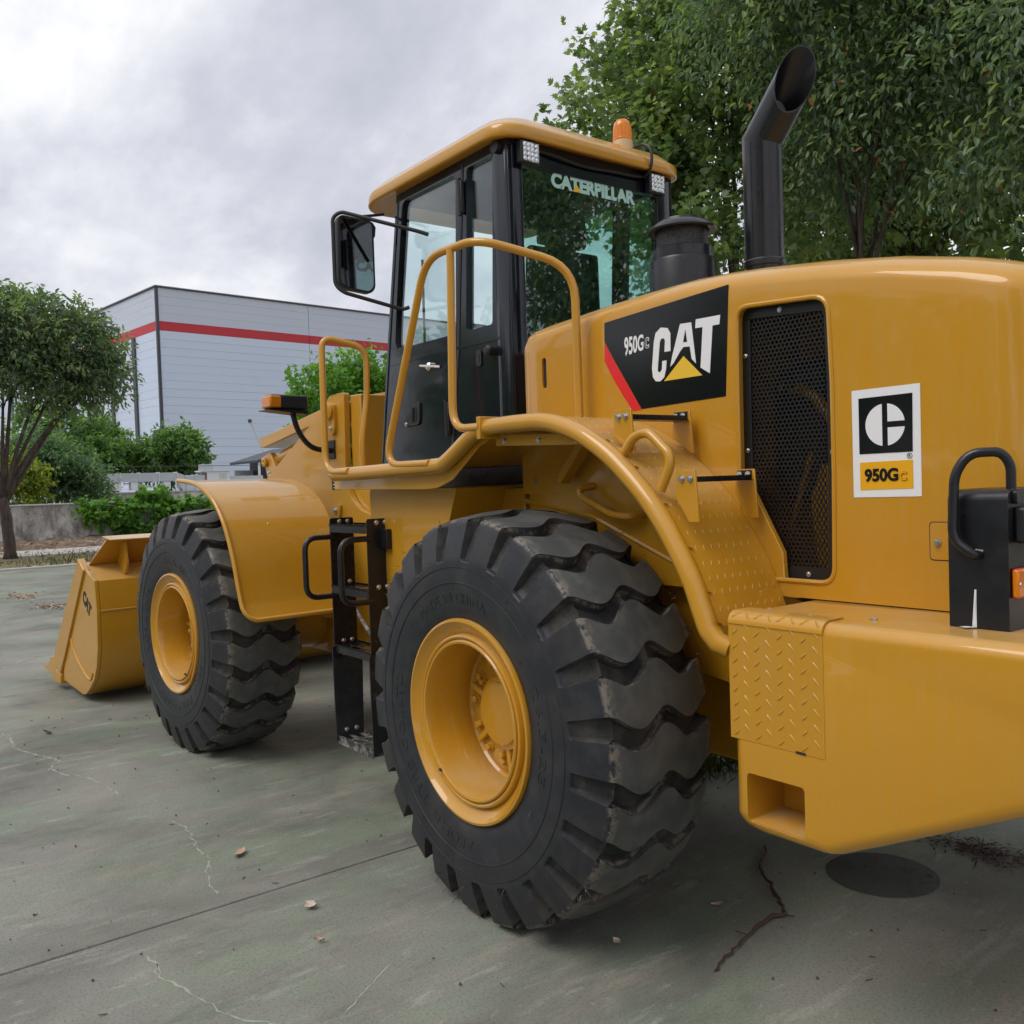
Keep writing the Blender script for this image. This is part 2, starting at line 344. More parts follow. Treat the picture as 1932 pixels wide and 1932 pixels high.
def sharpen(o, ang=35):
    bm = bmesh.new(); bm.from_mesh(o.data)
    for f in bm.faces: f.smooth = True
    for ed in bm.edges:
        ed.smooth = not (len(ed.link_faces) == 2 and ed.calc_face_angle(0) > math.radians(ang))
    bm.to_mesh(o.data); bm.free()
def text_mesh(body, size=1.0, bold=0.0, extrude=0.0, spacing=1.0, res=4):
    cu = bpy.data.curves.new('txt', 'FONT'); cu.body = body; cu.size = size; cu.offset = bold; cu.extrude = extrude; cu.space_character = spacing; cu.resolution_u = res
    o = bpy.data.objects.new('txt', cu); col.objects.link(o); bpy.context.view_layer.update()
    dg = bpy.context.evaluated_depsgraph_get(); me = bpy.data.meshes.new_from_object(o.evaluated_get(dg))
    v = [tuple(p.co) for p in me.vertices]; f = [list(p.vertices) for p in me.polygons]
    bpy.data.objects.remove(o); bpy.data.curves.remove(cu); bpy.data.meshes.remove(me)
    return v, f
def text_fit(body, x0, x1, y0, y1, bold=0.0, extrude=.5, spacing=1.0):
    """text scaled into a box; returns verts (u,v,w) and faces, w in +-1 for the extrusion sides"""
    v, f = text_mesh(body, 1.0, bold, extrude, spacing)
    xs = [p[0] for p in v]; ys = [p[1] for p in v]; a, b, c, d = min(xs), max(xs), min(ys), max(ys)
    return [(x0+(p[0]-a)/(b-a)*(x1-x0), y0+(p[1]-c)/(d-c)*(y1-y0), p[2]/extrude if extrude else 0) for p in v], f
BOLT = {}
def bolt(loc, axis, parent, r=.012, h=.012, mat='steel_bolt', front=False):
    """hex head on a washer, axis '+y','-x',...; shares one mesh per kind"""
    key = (r, h, mat)
    if key not in BOLT:
        b = MB(); b.lathe([(0, 0), (r*1.35, 0), (r*1.35, h*.25), (0, h*.25)], 14, ax='z')
        b.lathe([(0, h*.2), (r, h*.2), (r, h*.85), (r*.8, h), (0, h)], 6, ax='z')
        o = b.build('bolt', mat); BOLT[key] = o.data; bpy.data.objects.remove(o)
    o = bpy.data.objects.new('bolt', BOLT[key]); col.objects.link(o); o.location = loc; o.parent = parent
    d = {'x': Vector((1, 0, 0)), 'y': Vector((0, 1, 0)), 'z': Vector((0, 0, 1))}[axis[1]]*(1 if axis[0] == '+' else -1)
    o.rotation_euler = d.to_track_quat('Z', 'Y').to_euler()
    return o
rng = random.Random(5)
YP = 'yellow_paint'

# ------------------------------------------------------------------ the setting: ground, slabs, verge, path
def sheet(name, x0, x1, y0, y1, z, mat, kind='structure'):
    o = MB().add([(x0, y0, z), (x1, y0, z), (x1, y1, z), (x0, y1, z)], [(0, 1, 2, 3)]).build(name, mat, ang=180)
    if kind: o['kind'] = kind
    return o
sheet('ground', -900, 1500, -900, 900, -.06, 'verge_soil')
pave = empty('pavement'); pave['kind'] = 'structure'
sheet('joint_bed', -14.9, 21.84, -11.9, 24, -.022, 'joint_filler', None).parent = pave
XJ = [-14.97, -9.71, -4.45, .81, 6.07, 11.33, 16.6, 21.86]; YJ = [-12, -5.2, 3.9, 11.5, 24]
SLAB = {}
for i in range(len(XJ)-1):
    for j in range(len(YJ)-1):
        g = .006
        b = MB(); b.box(XJ[i]+g, XJ[i+1]-g, YJ[j]+g, YJ[j+1]-g, -.2, 0)
        SLAB[i, j] = b.build('concrete_slab', 'concrete', pave, bevel=.006)
def crack(pts, w, parent, seed, mat='crack_pale', z=.0012, amp=.02):
    R = random.Random(seed); P = [Vector((x, y, 0)) for x, y in pts]; Q = []
    for a, b in zip(P[:-1], P[1:]):
        n = max(2, int((b-a).length/.025))
        for i in range(n):
            p = a.lerp(b, i/n); Q.append(p+Vector((R.uniform(-amp, amp), R.uniform(-amp, amp), 0)))
    Q.append(P[-1]); vs = []; fs = []
    for i, p in enumerate(Q):
        d = (Q[min(i+1, len(Q)-1)]-Q[max(i-1, 0)]).normalized(); nn = Vector((-d.y, d.x, 0)); ww = w*R.uniform(.1, .95)*(.3 if i in (0, len(Q)-1) else 1)
        vs += [p+nn*ww+Vector((0, 0, z)), p-nn*ww+Vector((0, 0, z))]
        if i: fs.append((2*i-2, 2*i-1, 2*i+1, 2*i))
    return MB().add(vs, fs).build('crack', mat, parent, ang=180)
s_mid = SLAB[3, 1]
crack([(4.707, 2.361), (4.529, 2.335), (4.155, 2.355), (3.927, 2.291), (3.598, 2.179), (3.446, 2.269), (3.27, 2.232), (3.059, 2.125), (2.693, 2.062), (2.514, 2.074)], .0085, s_mid, 1, amp=.016)
crack([(1.972, 1.976), (1.806, 1.944), (1.52, 1.987), (1.321, 1.986), (1.194, 2.049), (1.056, 2.088), (.929, 2.097)], .006, s_mid, 2, amp=.010)
crack([(1.33, 1.99), (1.26, 2.02), (1.19, 2.03)], .005, s_mid, 7, amp=.008)
crack([(.639, 2.5), (.498, 2.473), (.402, 2.491), (.333, 2.473), (.217, 2.439), (.128, 2.413), (.049, 2.413), (-.065, 2.352), (-.117, 2.31), (-.3, 2.2)], .006, SLAB[2, 1], 3, amp=.008)
crack([(.52, 2.46), (.45, 2.50), (.40, 2.49)], .005, SLAB[2, 1], 8, amp=.006)
crack([(1.747, 2.797), (1.755, 2.466)], .003, s_mid, 4, amp=.002)
crack([(-.248, 2.104), (-.162, 1.981), (-.049, 1.802)], .004, SLAB[2, 1], 5, amp=.004)
crack([(7.4, 2.2), (8.2, 1.3), (8.9, .9), (9.1, -.4), (10.2, -1.2)], .010, SLAB[4, 1], 6, amp=.06)
crack([(12.2, 1.4), (13.4, .2), (13.6, -.9), (14.9, -2.1)], .015, SLAB[5, 1], 9, amp=.09)
k = MB(); k.box(21.87, 22.02, -16, 30, -.1, .05); k = k.build('kerb', 'path_concrete', bevel=.02); k['kind'] = 'structure'
sheet('verge', 22.02, 27.3, -40, 40, .012, 'verge_soil')
pb = MB(); pb.box(27.3, 30.3, -40, 40, -.2, .03); pb = pb.build('path', 'path_concrete', bevel=.02); pb['kind'] = 'structure'
# bumpy earth bank below the wall
R_ = np.random.default_rng(3)
nx, ny = 14, 220
gx, gy = np.meshgrid(np.linspace(30.3, 33.95, nx), np.linspace(-26, 22, ny), indexing='ij')
gz = .03+.10*np.abs(np.sin(gx*2.1+gy*1.3)*np.cos(gy*2.7-gx))+R_.uniform(0, .07, gx.shape)+.03*(gx-30.3); gz[0, :] = .0
vs_ = np.stack([gx, gy, gz], -1).reshape(-1, 3).tolist()
fs_ = [(i*ny+j, i*ny+j+1, (i+1)*ny+j+1, (i+1)*ny+j) for i in range(nx-1) for j in range(ny-1)]
o = MB().add(vs_, fs_).build('earth_bank', 'dirt', ang=180); o['kind'] = 'structure'

# ------------------------------------------------------------------ leaves and trees
def leaf_mesh(name, P, D, N, L, W, mat, tint, shape='lance', parent=None, kind=None):
    """many leaves in one mesh. P base points, D tip directions, N normals (n,3); L lengths, W widths"""
    n = len(P); D = D/np.linalg.norm(D, axis=1, keepdims=True)
    S = np.cross(D, N); S /= np.linalg.norm(S, axis=1, keepdims=True)+1e-9; U = np.cross(S, D)
    if shape == 'lance': T = [(0, 0, 0), (.28, .5, .10), (.66, .40, .10), (1, 0, -.12), (.66, -.40, .10), (.28, -.5, .10)]; F = [(0, 1, 2, 3), (0, 3, 4, 5)]
    elif shape == 'diamond': T = [(0, 0, 0), (.45, .5, .08), (1, 0, -.05), (.45, -.5, .08)]; F = [(0, 1, 2, 3)]
    elif shape == 'palm':
        T = [(0, 0, 0), (.10, .38, .05), (.42, .62, 0), (.40, .30, .05), (.78, .40, 0), (.68, .14, .05), (1.05, 0, -.1), (.68, -.14, .05), (.78, -.40, 0), (.40, -.30, .05), (.42, -.62, 0), (.10, -.38, .05)]
        F = [tuple(range(12))]
    else: T = [(0, .5, 0), (0, -.5, 0), (.6, -.3, .06), (1, 0, .25), (.6, .3, .06)]; F = [(0, 1, 2, 3, 4)]
    k = len(T); V = np.zeros((n, k, 3))
    for i, (a, b, c) in enumerate(T):
        V[:, i] = P+D*(a*L)[:, None]+S*(b*W)[:, None]+U*(c*L)[:, None]
    me = bpy.data.meshes.new(name)
    nl = sum(len(f) for f in F); idx = np.concatenate([np.array(f) for f in F])
    me.vertices.add(n*k); me.vertices.foreach_set('co', V.reshape(-1).astype(np.float32))
    loops = (np.arange(n)[:, None]*k+idx[None, :]).reshape(-1)
    me.loops.add(len(loops)); me.loops.foreach_set('vertex_index', loops.astype(np.int32))
    sizes = np.array([len(f) for f in F]); st = np.concatenate([[0], np.cumsum(sizes)[:-1]])
    me.polygons.add(n*len(F)); me.polygons.foreach_set('loop_start', (np.arange(n)[:, None]*nl+st[None, :]).reshape(-1).astype(np.int32))
    me.polygons.foreach_set('loop_total', np.tile(sizes, n).astype(np.int32))
    me.update(calc_edges=True)
    at = me.attributes.new('tint', 'FLOAT', 'POINT'); at.data.foreach_set('value', np.repeat(tint, k).astype(np.float32))
    me.materials.append(MATS[mat])
    o = bpy.data.objects.new(name, me); col.objects.link(o)
    if parent is not None: o.parent = parent
    if kind: o['kind'] = kind
    return o
def crown_leaves(R, lobes, n_twigs, per, L, W, mat, shape, parent, droop=.5, tw=.5, base=None, shell=.35):
    lob = np.array(lobes, float); vol = lob[:, 3]*lob[:, 4]*lob[:, 5]; vol = vol**.75
    idx = R.choice(len(lob), n_twigs, p=vol/vol.sum()); q = lob[idx]
    u = R.normal(size=(n_twigs, 3)); u /= np.linalg.norm(u, axis=1, keepdims=True)
    rr = (R.uniform(shell**2.2, 1, n_twigs))**(1/2.6)
    c = q[:, :3]+u*rr[:, None]*q[:, 3:6]
    out = u*np.array([1, 1, .7])+R.normal(scale=.45, size=u.shape); out /= np.linalg.norm(out, axis=1, keepdims=True)
    n = n_twigs*per; tt = R.uniform(0, 1, (n_twigs, per, 1))
    P = c[:, None, :]+out[:, None, :]*tt*tw+R.normal(scale=tw*.16, size=(n_twigs, per, 3))-np.array([0, 0, 1])*(tt**2)*tw*droop*.5
    D = out[:, None, :]*.7+R.normal(scale=.75, size=(n_twigs, per, 3))-np.array([0, 0, 1])*droop
    N = np.array([0, 0, 1.])+R.normal(scale=.55, size=(n_twigs, per, 3))+u[:, None, :]*.35
    t0 = np.clip(R.beta(1.5, 1.9, (n_twigs, 1))*.85+R.uniform(-.15, .25, (n_twigs, per)), 0, .97); t0[R.uniform(size=t0.shape) > .9955] = 1
    sz = R.uniform(.65, 1.2, n)
    return leaf_mesh('crown', P.reshape(-1, 3), D.reshape(-1, 3), N.reshape(-1, 3), L*sz, W*sz, mat, t0.reshape(-1), shape, parent)
def trunk_mesh(R, base, h, r, lobes, parent, fork=None, lean=(0, 0), sub=4, limb=.5, maxlimb=9):
    b = MB(); x, y, z = base; pts = []; rad = []
    for i in range(7):
        t = i/6; pts.append((x+lean[0]*t*t+R.normal()*.02*h*.3*t, y+lean[1]*t*t+R.normal()*.02*h*.3*t, z-.1+(h+.1)*t)); rad.append(r*(1.3-.3*min(1, t*6))*(1-.22*t))
    b.tube(pts, r, 12, radii=rad); top = Vector(pts[-1])
    for l in lobes[:maxlimb]:
        c = Vector(l[:3]); mid = top.lerp(c, .32)+Vector((R.normal()*.12, R.normal()*.12, .22*(c-top).length*R.uniform(.5, 1)))
        start = Vector(pts[-2]).lerp(top, R.uniform(.2, 1)); path = []
        for i in range(7):
            t = i/6; path.append(start*(1-t)**2+mid*2*t*(1-t)+c*t*t)
        b.tube(path, r, 8, radii=[r*limb*(1-.75*i/6) for i in range(7)])
        for _ in range(sub):
            u = Vector(R.normal(size=3)).normalized(); e_ = c+Vector((u.x*l[3], u.y*l[4], abs(u.z)*l[5]))*.8; s_ = path[int(R.integers(3, 7))]
            b.tube([s_, s_.lerp(e_, .5)+Vector(R.normal(size=3)*.12), e_], r, 5, radii=[r*limb*.3, r*limb*.2, r*limb*.06])
    return b.build('trunk', 'bark', parent, ang=180)
def tree(name, label, cat, base, h, r, lobes, n_twigs, per, L, W, mat, shape='lance', seed=0, group=None, droop=.5, tw=.5, lean=(0, 0), sub=4, shell=.35, limb=.5):
    R = np.random.default_rng(seed); root = empty(name, base); tag(root, label, cat, group)
    lb = [(a-base[0], b-base[1], c-base[2], d, e, f) for a, b, c, d, e, f in lobes]
    trunk_mesh(R, (0, 0, 0), h, r, lb, root, lean=lean, sub=sub, limb=limb)
    crown_leaves(R, lb, n_twigs, per, L, W, mat, shape, root, droop, tw, shell=shell)
    return root
def lobes_around(R, c, rad, n, size, flat=.8):
    out = [(c[0], c[1], c[2], rad[0]*.62, rad[1]*.62, rad[2]*.62)]
    for _ in range(n):
        u = R.normal(size=3); u /= np.linalg.norm(u); k_ = R.uniform(.55, .8); s_ = size*R.uniform(.7, 1.2)
        out.append((c[0]+u[0]*rad[0]*k_, c[1]+u[1]*rad[1]*k_, c[2]+u[2]*rad[2]*k_, s_, s_, s_*flat))
    return out
# row of tall trees behind the loader
R0 = np.random.default_rng(11)
GR = 'street trees standing in a row behind the loader'
L1 = lobes_around(R0, (7.2, -9.05, 8.3), (2.5, 2.5, 4.1), 24, .85) + [(6.7, -7.2, 6.0, .8, .8, .8), (7.7, -7.5, 7.4, .7, .7, .6), (8.5, -7.5, 8.8, .5, .5, .4), (5.9, -8.2, 5.2, .8, .8, .6), (7.8, -7.9, 5.6, .6, .6, .5), (8.6, -7.3, 7.9, .35, .35, .3), (8.9, -7.6, 6.6, .4, .4, .35)]
tree('plane_tree', 'tall tree with lobed leaves rising behind the cab and its beacon', 'tree', (7.3, -9.5, 0), 4.6, .13, L1, 2150, 13, .12, .12, 'leaf_plane', 'palm', 21, GR, .35, .55, sub=4, limb=.35)
L2 = lobes_around(R0, (3.6, -7.6, 8.0), (2.7, 2.5, 3.2), 26, .85)
tree('camphor_tree', 'dense dark evergreen tree directly behind the black exhaust stack', 'tree', (3.9, -7.9, 0), 4.4, .075, L2, 2600, 16, .112, .045, 'leaf_camphor', 'lance', 22, GR, .75, .6, sub=4, limb=.4)
L3 = lobes_around(R0, (.6, -8.0, 7.3), (3.1, 2.8, 3.2), 26, .95)+[(-.2, -7.6, 5.0, 1.0, .9, .6), (1.6, -7.4, 4.9, 1.0, .8, .5)]
tree('camphor_tree', 'dense dark evergreen tree at the right edge, above the rear of the hood', 'tree', (.9, -8.5, 0), 4.2, .09, L3, 2600, 15, .118, .047, 'leaf_camphor', 'lance', 23, GR, .75, .6, sub=5)
L4 = lobes_around(R0, (6.0, -13.5, 8.0), (3.6, 3.0, 3.4), 14, 1.4)
tree('plane_tree', 'farther tree with thin trunks showing between the evergreens', 'tree', (6.4, -13.8, 0), 4.6, .15, L4, 900, 12, .24, .22, 'leaf_plane', 'palm', 24, GR, .35, .8, sub=6)
L5 = lobes_around(R0, (-8.2, -8.3, 6.1), (3.3, 2.6, 3.0), 16, .95)
tree('camphor_tree', 'evergreen tree out to the right, mirrored in the rear window', 'tree', (-8, -8.6, 0), 3.6, .15, L5, 1300, 12, .16, .065, 'leaf_camphor', 'lance', 25, GR, .75, .6)
# trees behind the photographer: mirrored in the paint, and they shade the near ground
for i, (bx, by, hh, rr_) in enumerate(((-8.5, 15.5, 5.2, 3.6), (-1.5, 18, 4.6, 3.6), (5.5, 17, 4.0, 3.2), (12, 18, 4.6, 3.6), (18.5, 15.5, 4.4, 3.4), (25, 19, 5.0, 4.0))):
    Lb = lobes_around(R0, (bx, by, hh), (rr_, rr_, 3.4), 10, 1.7)
    tree('yard_tree', ['broad tree behind the viewer, farthest right', 'broad tree straight behind the viewer', 'low tree behind the viewer on the left', 'broad tree behind the viewer, left of centre', 'tree out to the left of the viewer, mirrored in the cab door', 'broad tree out of view, farthest left'][i], 'tree', (bx, by, 0), 3.2, .22, Lb, 420, 16, .34, .2, 'leaf_far', 'diamond', 30+i, 'trees behind the viewer', .5, .8)
# camphor tree on the verge
L6 = [(26.8, -1.5, 6.6, 1.6, 1.3, 1.05), (26.8, -3.0, 6.4, 1.3, 1.0, .95), (26.6, -2.7, 5.3, 1.2, .85, .6), (26.8, -.2, 6.8, 1.5, 1.2, .9), (26.6, 1.2, 6.2, 1.5, 1.2, 1.1), (26.5, -1.2, 5.5, 1.2, .9, .55), (26.7, -3.8, 5.2, .9, .6, .6),
      (26.9, -3.8, 6.0, .9, .6, .8), (26.9, -3.1, 4.7, .9, .55, .38), (27.0, -2.0, 7.25, .7, .6, .4), (26.9, -2.9, 7.05, .5, .45, .4), (26.8, -.8, 7.45, .7, .7, .35), (26.8, 2.6, 5.8, 1.3, 1.2, 1.0), (26.9, -4.25, 5.6, .4, .3, .4), (26.8, -3.5, 6.75, .4, .4, .35), (26.4, -1.9, 4.75, .7, .5, .3)]
tree('camphor_tree', 'round-crowned tree with forking dark limbs on the verge before the concrete wall', 'tree', (26.616, -1.131, 0), 1.75, .17, L6, 2350, 13, .17, .07, 'leaf_camphor', 'lance', 40, None, .55, .55, lean=(.05, .12), sub=4, limb=.42)
# trees beyond the wall
GW = 'trees and bushes beyond the concrete wall'
def bush(name, label, c, rad, n, mat, seed, h=1.0, L=.3, W=.15, lob=8, group=GW, per=12):
    R = np.random.default_rng(seed); lb = lobes_around(R, c, rad, lob, max(rad)*.42)
    return tree(name, label, 'tree' if 'tree' in name else 'bush', (c[0], c[1], 0), max(.5, c[2]-rad[2]*.6), .10, lb, n, per, L, W, mat, 'diamond', seed, group, .4, .55, sub=2)
bush('leafy_tree', 'rounded dark green tree behind the metal duct, nearest the warehouse corner', (48, -12.3, 3.7), (1.9, 1.7, 1.7), 620, 'leaf_far', 51)
bush('leafy_tree', 'broad green tree behind the middle of the metal duct', (49, -9.6, 4.0), (2.0, 2.2, 2.0), 680, 'leaf_far', 52)
bush('leafy_tree', 'tall mid-green tree behind the left end of the metal duct', (47, -7.0, 4.2), (2.0, 2.1, 2.4), 700, 'leaf_far', 53)
bush('leafy_tree', 'grey-green tree rising behind the wall just right of the tree trunk', (38.5, -3.7, 2.9), (1.6, 1.7, 1.9), 620, 'leaf_bluish', 54, L=.26, W=.1)
bush('leafy_tree', 'grey-green tree behind the wall left of the tree trunk', (38.5, -.6, 3.0), (1.6, 1.9, 2.2), 560, 'leaf_bluish', 55, L=.26, W=.1)
bush('leafy_bush', 'grey-green bush overhanging the left end of the duct', (38.0, -5.6, 2.2), (.9, 1.2, 1.1), 320, 'leaf_bluish', 56, L=.24, W=.1)
bush('young_tree', 'small lime-green sapling beside the tree trunk above the wall', (35.5, -3.1, 2.45), (.5, .62, .95), 190, 'leaf_lime', 57, L=.2, W=.1, lob=7)
bush('leafy_tree', 'bright green tree between the warehouse and the loader cab', (28.6, -13.2, 5.0), (2.2, 2.4, 2.3), 1000, 'leaf_bright', 58, L=.24, W=.16, group=None, lob=12)
bush('leafy_tree', 'large tree at the far left behind the verge tree', (46, 1.5, 4.0), (2.4, 3.5, 2.6), 500, 'leaf_far', 59)

# concrete wall with vine
wroot = empty('boundary_wall', (34, -3, 0)); tag(wroot, 'weathered pale concrete wall behind the verge, stained with dark streaks', 'wall')
b = MB(); b.box(0, .24, -24, 24, -.2, 1.44); b.build('wall_body', 'wall_render', wroot)
b = MB(); b.box(-.04, .28, -24, 24, 1.443, 1.50); b.build('coping', 'coping', wroot, bevel=.01)
R = np.random.default_rng(70)
vl = [(33.75, -5.6, 1.12, .3, .9, .36), (33.7, -7.0, .95, .45, 1.2, .75), (33.7, -8.8, .80, .45, 1.4, .66), (33.7, -10.4, .75, .45, 1.4, .55), (33.75, -7.3, 1.70, .30, .6, .26), (33.75, -6.6, .65, .3, .7, .5), (33.7, -8.4, .5, .4, 1.3, .5), (33.75, -5.0, 1.28, .22, .5, .24), (33.7, -12, .7, .4, 1.2, .6)]
vr = empty('climbing_vine', (33.8, -8, 0)); tag(vr, 'bright green creeper spilling over the concrete wall', 'vine')
lb = [(a-33.8, b_+8, c_, d_, e_, f_) for a, b_, c_, d_, e_, f_ in vl]
crown_leaves(R, lb, 900, 11, .19, .17, 'leaf_bright', 'palm', vr, .6, .35, shell=.5).name = 'foliage'
for q_ in ([(-.1, .92, 0), (-.12, .95, .5), (-.1, .9, 1.0)], [(-.1, .0, 0), (-.14, .1, .5), (-.1, -.2, 1.2)]): b = MB(); b.tube(q_, .025, 6); b.build('stem', 'twig', vr)
# low parapet, duct, air handling unit
rz = empty('parapet', (40.5, -9, 0)); tag(rz, 'low grey parapet behind the creeper, carrying the metal duct', 'parapet')
b = MB(); b.box(0, 3, -8, 3.2, 0, 1.80); b.build('parapet_body', 'wall_render', rz); b = MB(); b.box(-.05, 3.05, -8.05, 3.25, 1.803, 1.86); b.build('coping', 'coping', rz)
dr = empty('ventilation_duct', (42, -8, 1.86)); tag(dr, 'long galvanised air duct on posts above the wall', 'duct')
ys = [3.2, 1.56, .74, -.13, -.99, -1.87, -2.70]
for i in range(len(ys)-1):
    b = MB(); b.box(-.25, .25, ys[i+1]+.012, ys[i]-.012, .47, .87); b.build('duct_section', 'galvanised', dr, bevel=.01)
    b = MB(); b.box(-.29, .29, ys[i+1]-.02, ys[i+1]+.011, .44, .90); b.build('flange', 'trim_light', dr)
b = MB(); b.plate([(-2.71, .87), (-3.09, .72), (-3.09, -.12), (-2.98, -.05), (-2.71, .47)], [], 'x', -.25, .25); b.build('duct_elbow', 'galvanised', dr)
b = MB(); b.box(-.25, .25, -3.62, -3.11, -.12, .72); b.build('duct_drop', 'galvanised', dr, bevel=.02)
for y in (.45, -2.62): b = MB(); b.box(-.34, -.28, y-.02, y+.02, 0, .62); b.build('post', 'trim_light', dr)
for y in (.0, -.75, -2.25): b = MB(); b.box(-.2, .2, y-.16, y+.16, .08, .46); b.build('vent_box', 'unit_white', dr, bevel=.01)
for y0, y1, z0, z1 in ((1.4, .7, .02, .38), (-.9, -2.1, .4, .1), (-.3, -1.6, .42, .2), (.9, -.3, .02, .25)):
    b = MB(); b.tube([(0, y0, z0), (0, y1, z1)], .03, 6); b.build('brace', 'trim_light', dr)
b = MB(); b.box(-.255, -.252, 1.0, 1.3, .52, .8); b.build('rust_patch', 'rust', dr)
ur = empty('air_handling_unit', (42, -12.6, 1.3)); tag(ur, 'white boxy air unit at the end of the duct', 'air unit')
b = MB(); b.box(-.4, .5, -.62, .5, 0, 1.44); b.build('casing', 'unit_white', ur, bevel=.015)
b = MB(); b.box(-.46, .56, -.68, .78, 1.443, 1.50); b.build('lid', 'trim_light', ur)
b = MB(); b.box(-.2, .3, .1, .68, 1.503, 1.80); b.build('outlet', 'galvanised', ur, bevel=.02)
b = MB(); b.box(-.404, -.40, -.5, -.08, .95, 1.36); b.build('service_door', 'coping', ur, bevel=.004)
b = MB(); b.box(-.408, -.405, -.36, -.22, 1.12, 1.28); b.build('label_plate', 'galvanised', ur)
b = MB(); b.box(-.3, .4, .55, 1.05, .3, 1.3); b.build('transition_duct', 'galvanised', ur)
b = MB(); b.box(-.35, .45, .503, .545, .2, 1.35); b.build('gasket', 'rust', ur)
b = MB(); b.box(-.25, .35, -2.4, -.63, .2, 1.2); b.build('side_duct', 'galvanised', ur)
sh = empty('open_shed', (46, -16.6, 0)); tag(sh, 'small dark lean-to shed at the foot of the warehouse', 'shed')
b = MB(); b.plate([(-1.6, 4.1), (.95, 3.35), (.95, 3.22), (-1.6, 3.95)], [], 'x', -2, 2); b.build('roof', 'shed_dark', sh)
b = MB(); b.box(-1.5, 2, -1.5, -.2, 0, 3.6); b.build('dark_wall', 'shed_dark', sh)
b = MB(); b.box(-1.9, -1.8, .75, .85, 0, 3.3); b.build('post', 'trim_light', sh)
b = MB(); b.box(1.5, 1.6, -.2, .9, 1.2, 2.9); b.build('window_frame', 'trim_light', sh)
pr_ = empty('stay_pole', (55, -19.9, 0)); tag(pr_, 'thin white pole leaning against the warehouse wall', 'pole')
b = MB(); b.tube([(0, -1.2, 3.0), (0, .17, 6.3)], .06, 8); b.build('pole', 'trim_light', pr_); b = MB(); b.lathe([(0, -.12), (.12, -.12), (.12, .1), (0, .1)], 10, (0, .18, 6.3), 'z'); b.build('pole_cap', 'trim_dark', pr_)
cb = MB(); cb.tube([Vector((40, 4-36*i/24, 3.22-.25*(1-(i/12-1)**2))) for i in range(25)], .012, 5); tag(cb.build('overhead_cable', 'trim_dark'), 'thin cable strung across above the duct', 'cable')

# warehouse
wr = empty('warehouse', (84.70, -23.06, 0), rz=math.radians(-84)); tag(wr, 'large grey metal-clad warehouse with a red band under the eaves', 'building')
# local frame: +X runs along the long face, +Y (inside -> outside of the gable) ; gable runs along +Y
b = MB(); b.box(.1, 63.9, .1, 69.9, 0, 20.8); b.build('core', 'trim_dark', wr)
rows = [(i*16.93/22, (i+1)*16.93/22, 'siding_grey') for i in range(22)]+[(16.93, 17.8, 'siding_red')]+[(17.8+i*3.1/4, 17.8+(i+1)*3.1/4, 'siding_upper') for i in range(4)]
for z0, z1, mt in rows:
    for i in range(4):
        b = MB(); b.box(.22+i*15.9, .20+i*15.9+15.87, 0, .099, z0+.007, z1-.007); b.build('wall_panel', mt, wr)
    for i in range(4):
        b = MB(); b.box(0, .099, .22+i*17.4, .20+i*17.4+17.37, z0+.007, z1-.007); b.build('wall_panel', mt, wr)
b = MB(); b.box(-.06, .2, -.06, .2, 0, 20.95); b.build('corner_trim', 'trim_dark', wr)
for s_ in (5.5, 11.5, 16.5, 23, 27, 32.5, 39, 46, 53, 60): b = MB(); b.box(-.18, -.003, s_-.32, s_+.32, 0, 16.9); b.build('downpipe_strip', 'trim_dark', wr)
b = MB(); b.box(-.12, 64, -.14, .1, 20.905, 21.03); b.build('eaves_trim', 'trim_dark', wr)
b = MB(); b.box(-.14, .1, .1, 70, 20.905, 21.03); b.build('eaves_trim', 'trim_dark', wr)
b = MB(); b.box(-.1, 64, -.1, 70, 21.033, 21.09); b.build('roof', 'trim_light', wr)
# grass on the verge and round the tree
n = 5200; R = np.random.default_rng(80)
P = np.stack([R.uniform(22.1, 27.2, n), R.uniform(-14, 8, n), np.full(n, .012)], -1); keep = (np.sin(P[:, 0]*1.9)+np.sin(P[:, 1]*1.4+P[:, 0])+R.normal(size=n)*.7) > .1; P = P[keep]; n = len(P)
D = np.array([0, 0, 1.])+R.normal(scale=.4, size=(n, 3))
tag(leaf_mesh('grass', P, D, R.normal(size=(n, 3)), R.uniform(.06, .2, n), R.uniform(.015, .035, n), 'grass_blade', R.uniform(0, 1, n), 'blade'), 'patchy short grass on the verge', 'grass', kind='stuff')
n = 2600; P = np.stack([R.uniform(22.1, 33.6, n), R.uniform(-14, 8, n), np.full(n, .03)], -1); P[:, 2] = np.where(P[:, 0] > 30.3, .16, np.where(P[:, 0] > 27.3, .035, .02))
tag(leaf_mesh('leaf_litter', P, R.normal(size=(n, 3))*np.array([1, 1, .2]), np.array([0, 0, 1.])+R.normal(scale=.3, size=(n, 3)), R.uniform(.08, .16, n), R.uniform(.05, .1, n), 'dry_leaf', R.uniform(0, 1, n), 'diamond'), 'brown fallen leaves scattered over verge and bank', 'leaves', kind='stuff')

# ------------------------------------------------------------------ wheel loader
loader = empty('wheel_loader', (0, 0, 0)); tag(loader, 'large yellow articulated wheel loader parked on the concrete yard', 'wheel loader')
BP = 'black_paint'; CP = 'cab_paint'

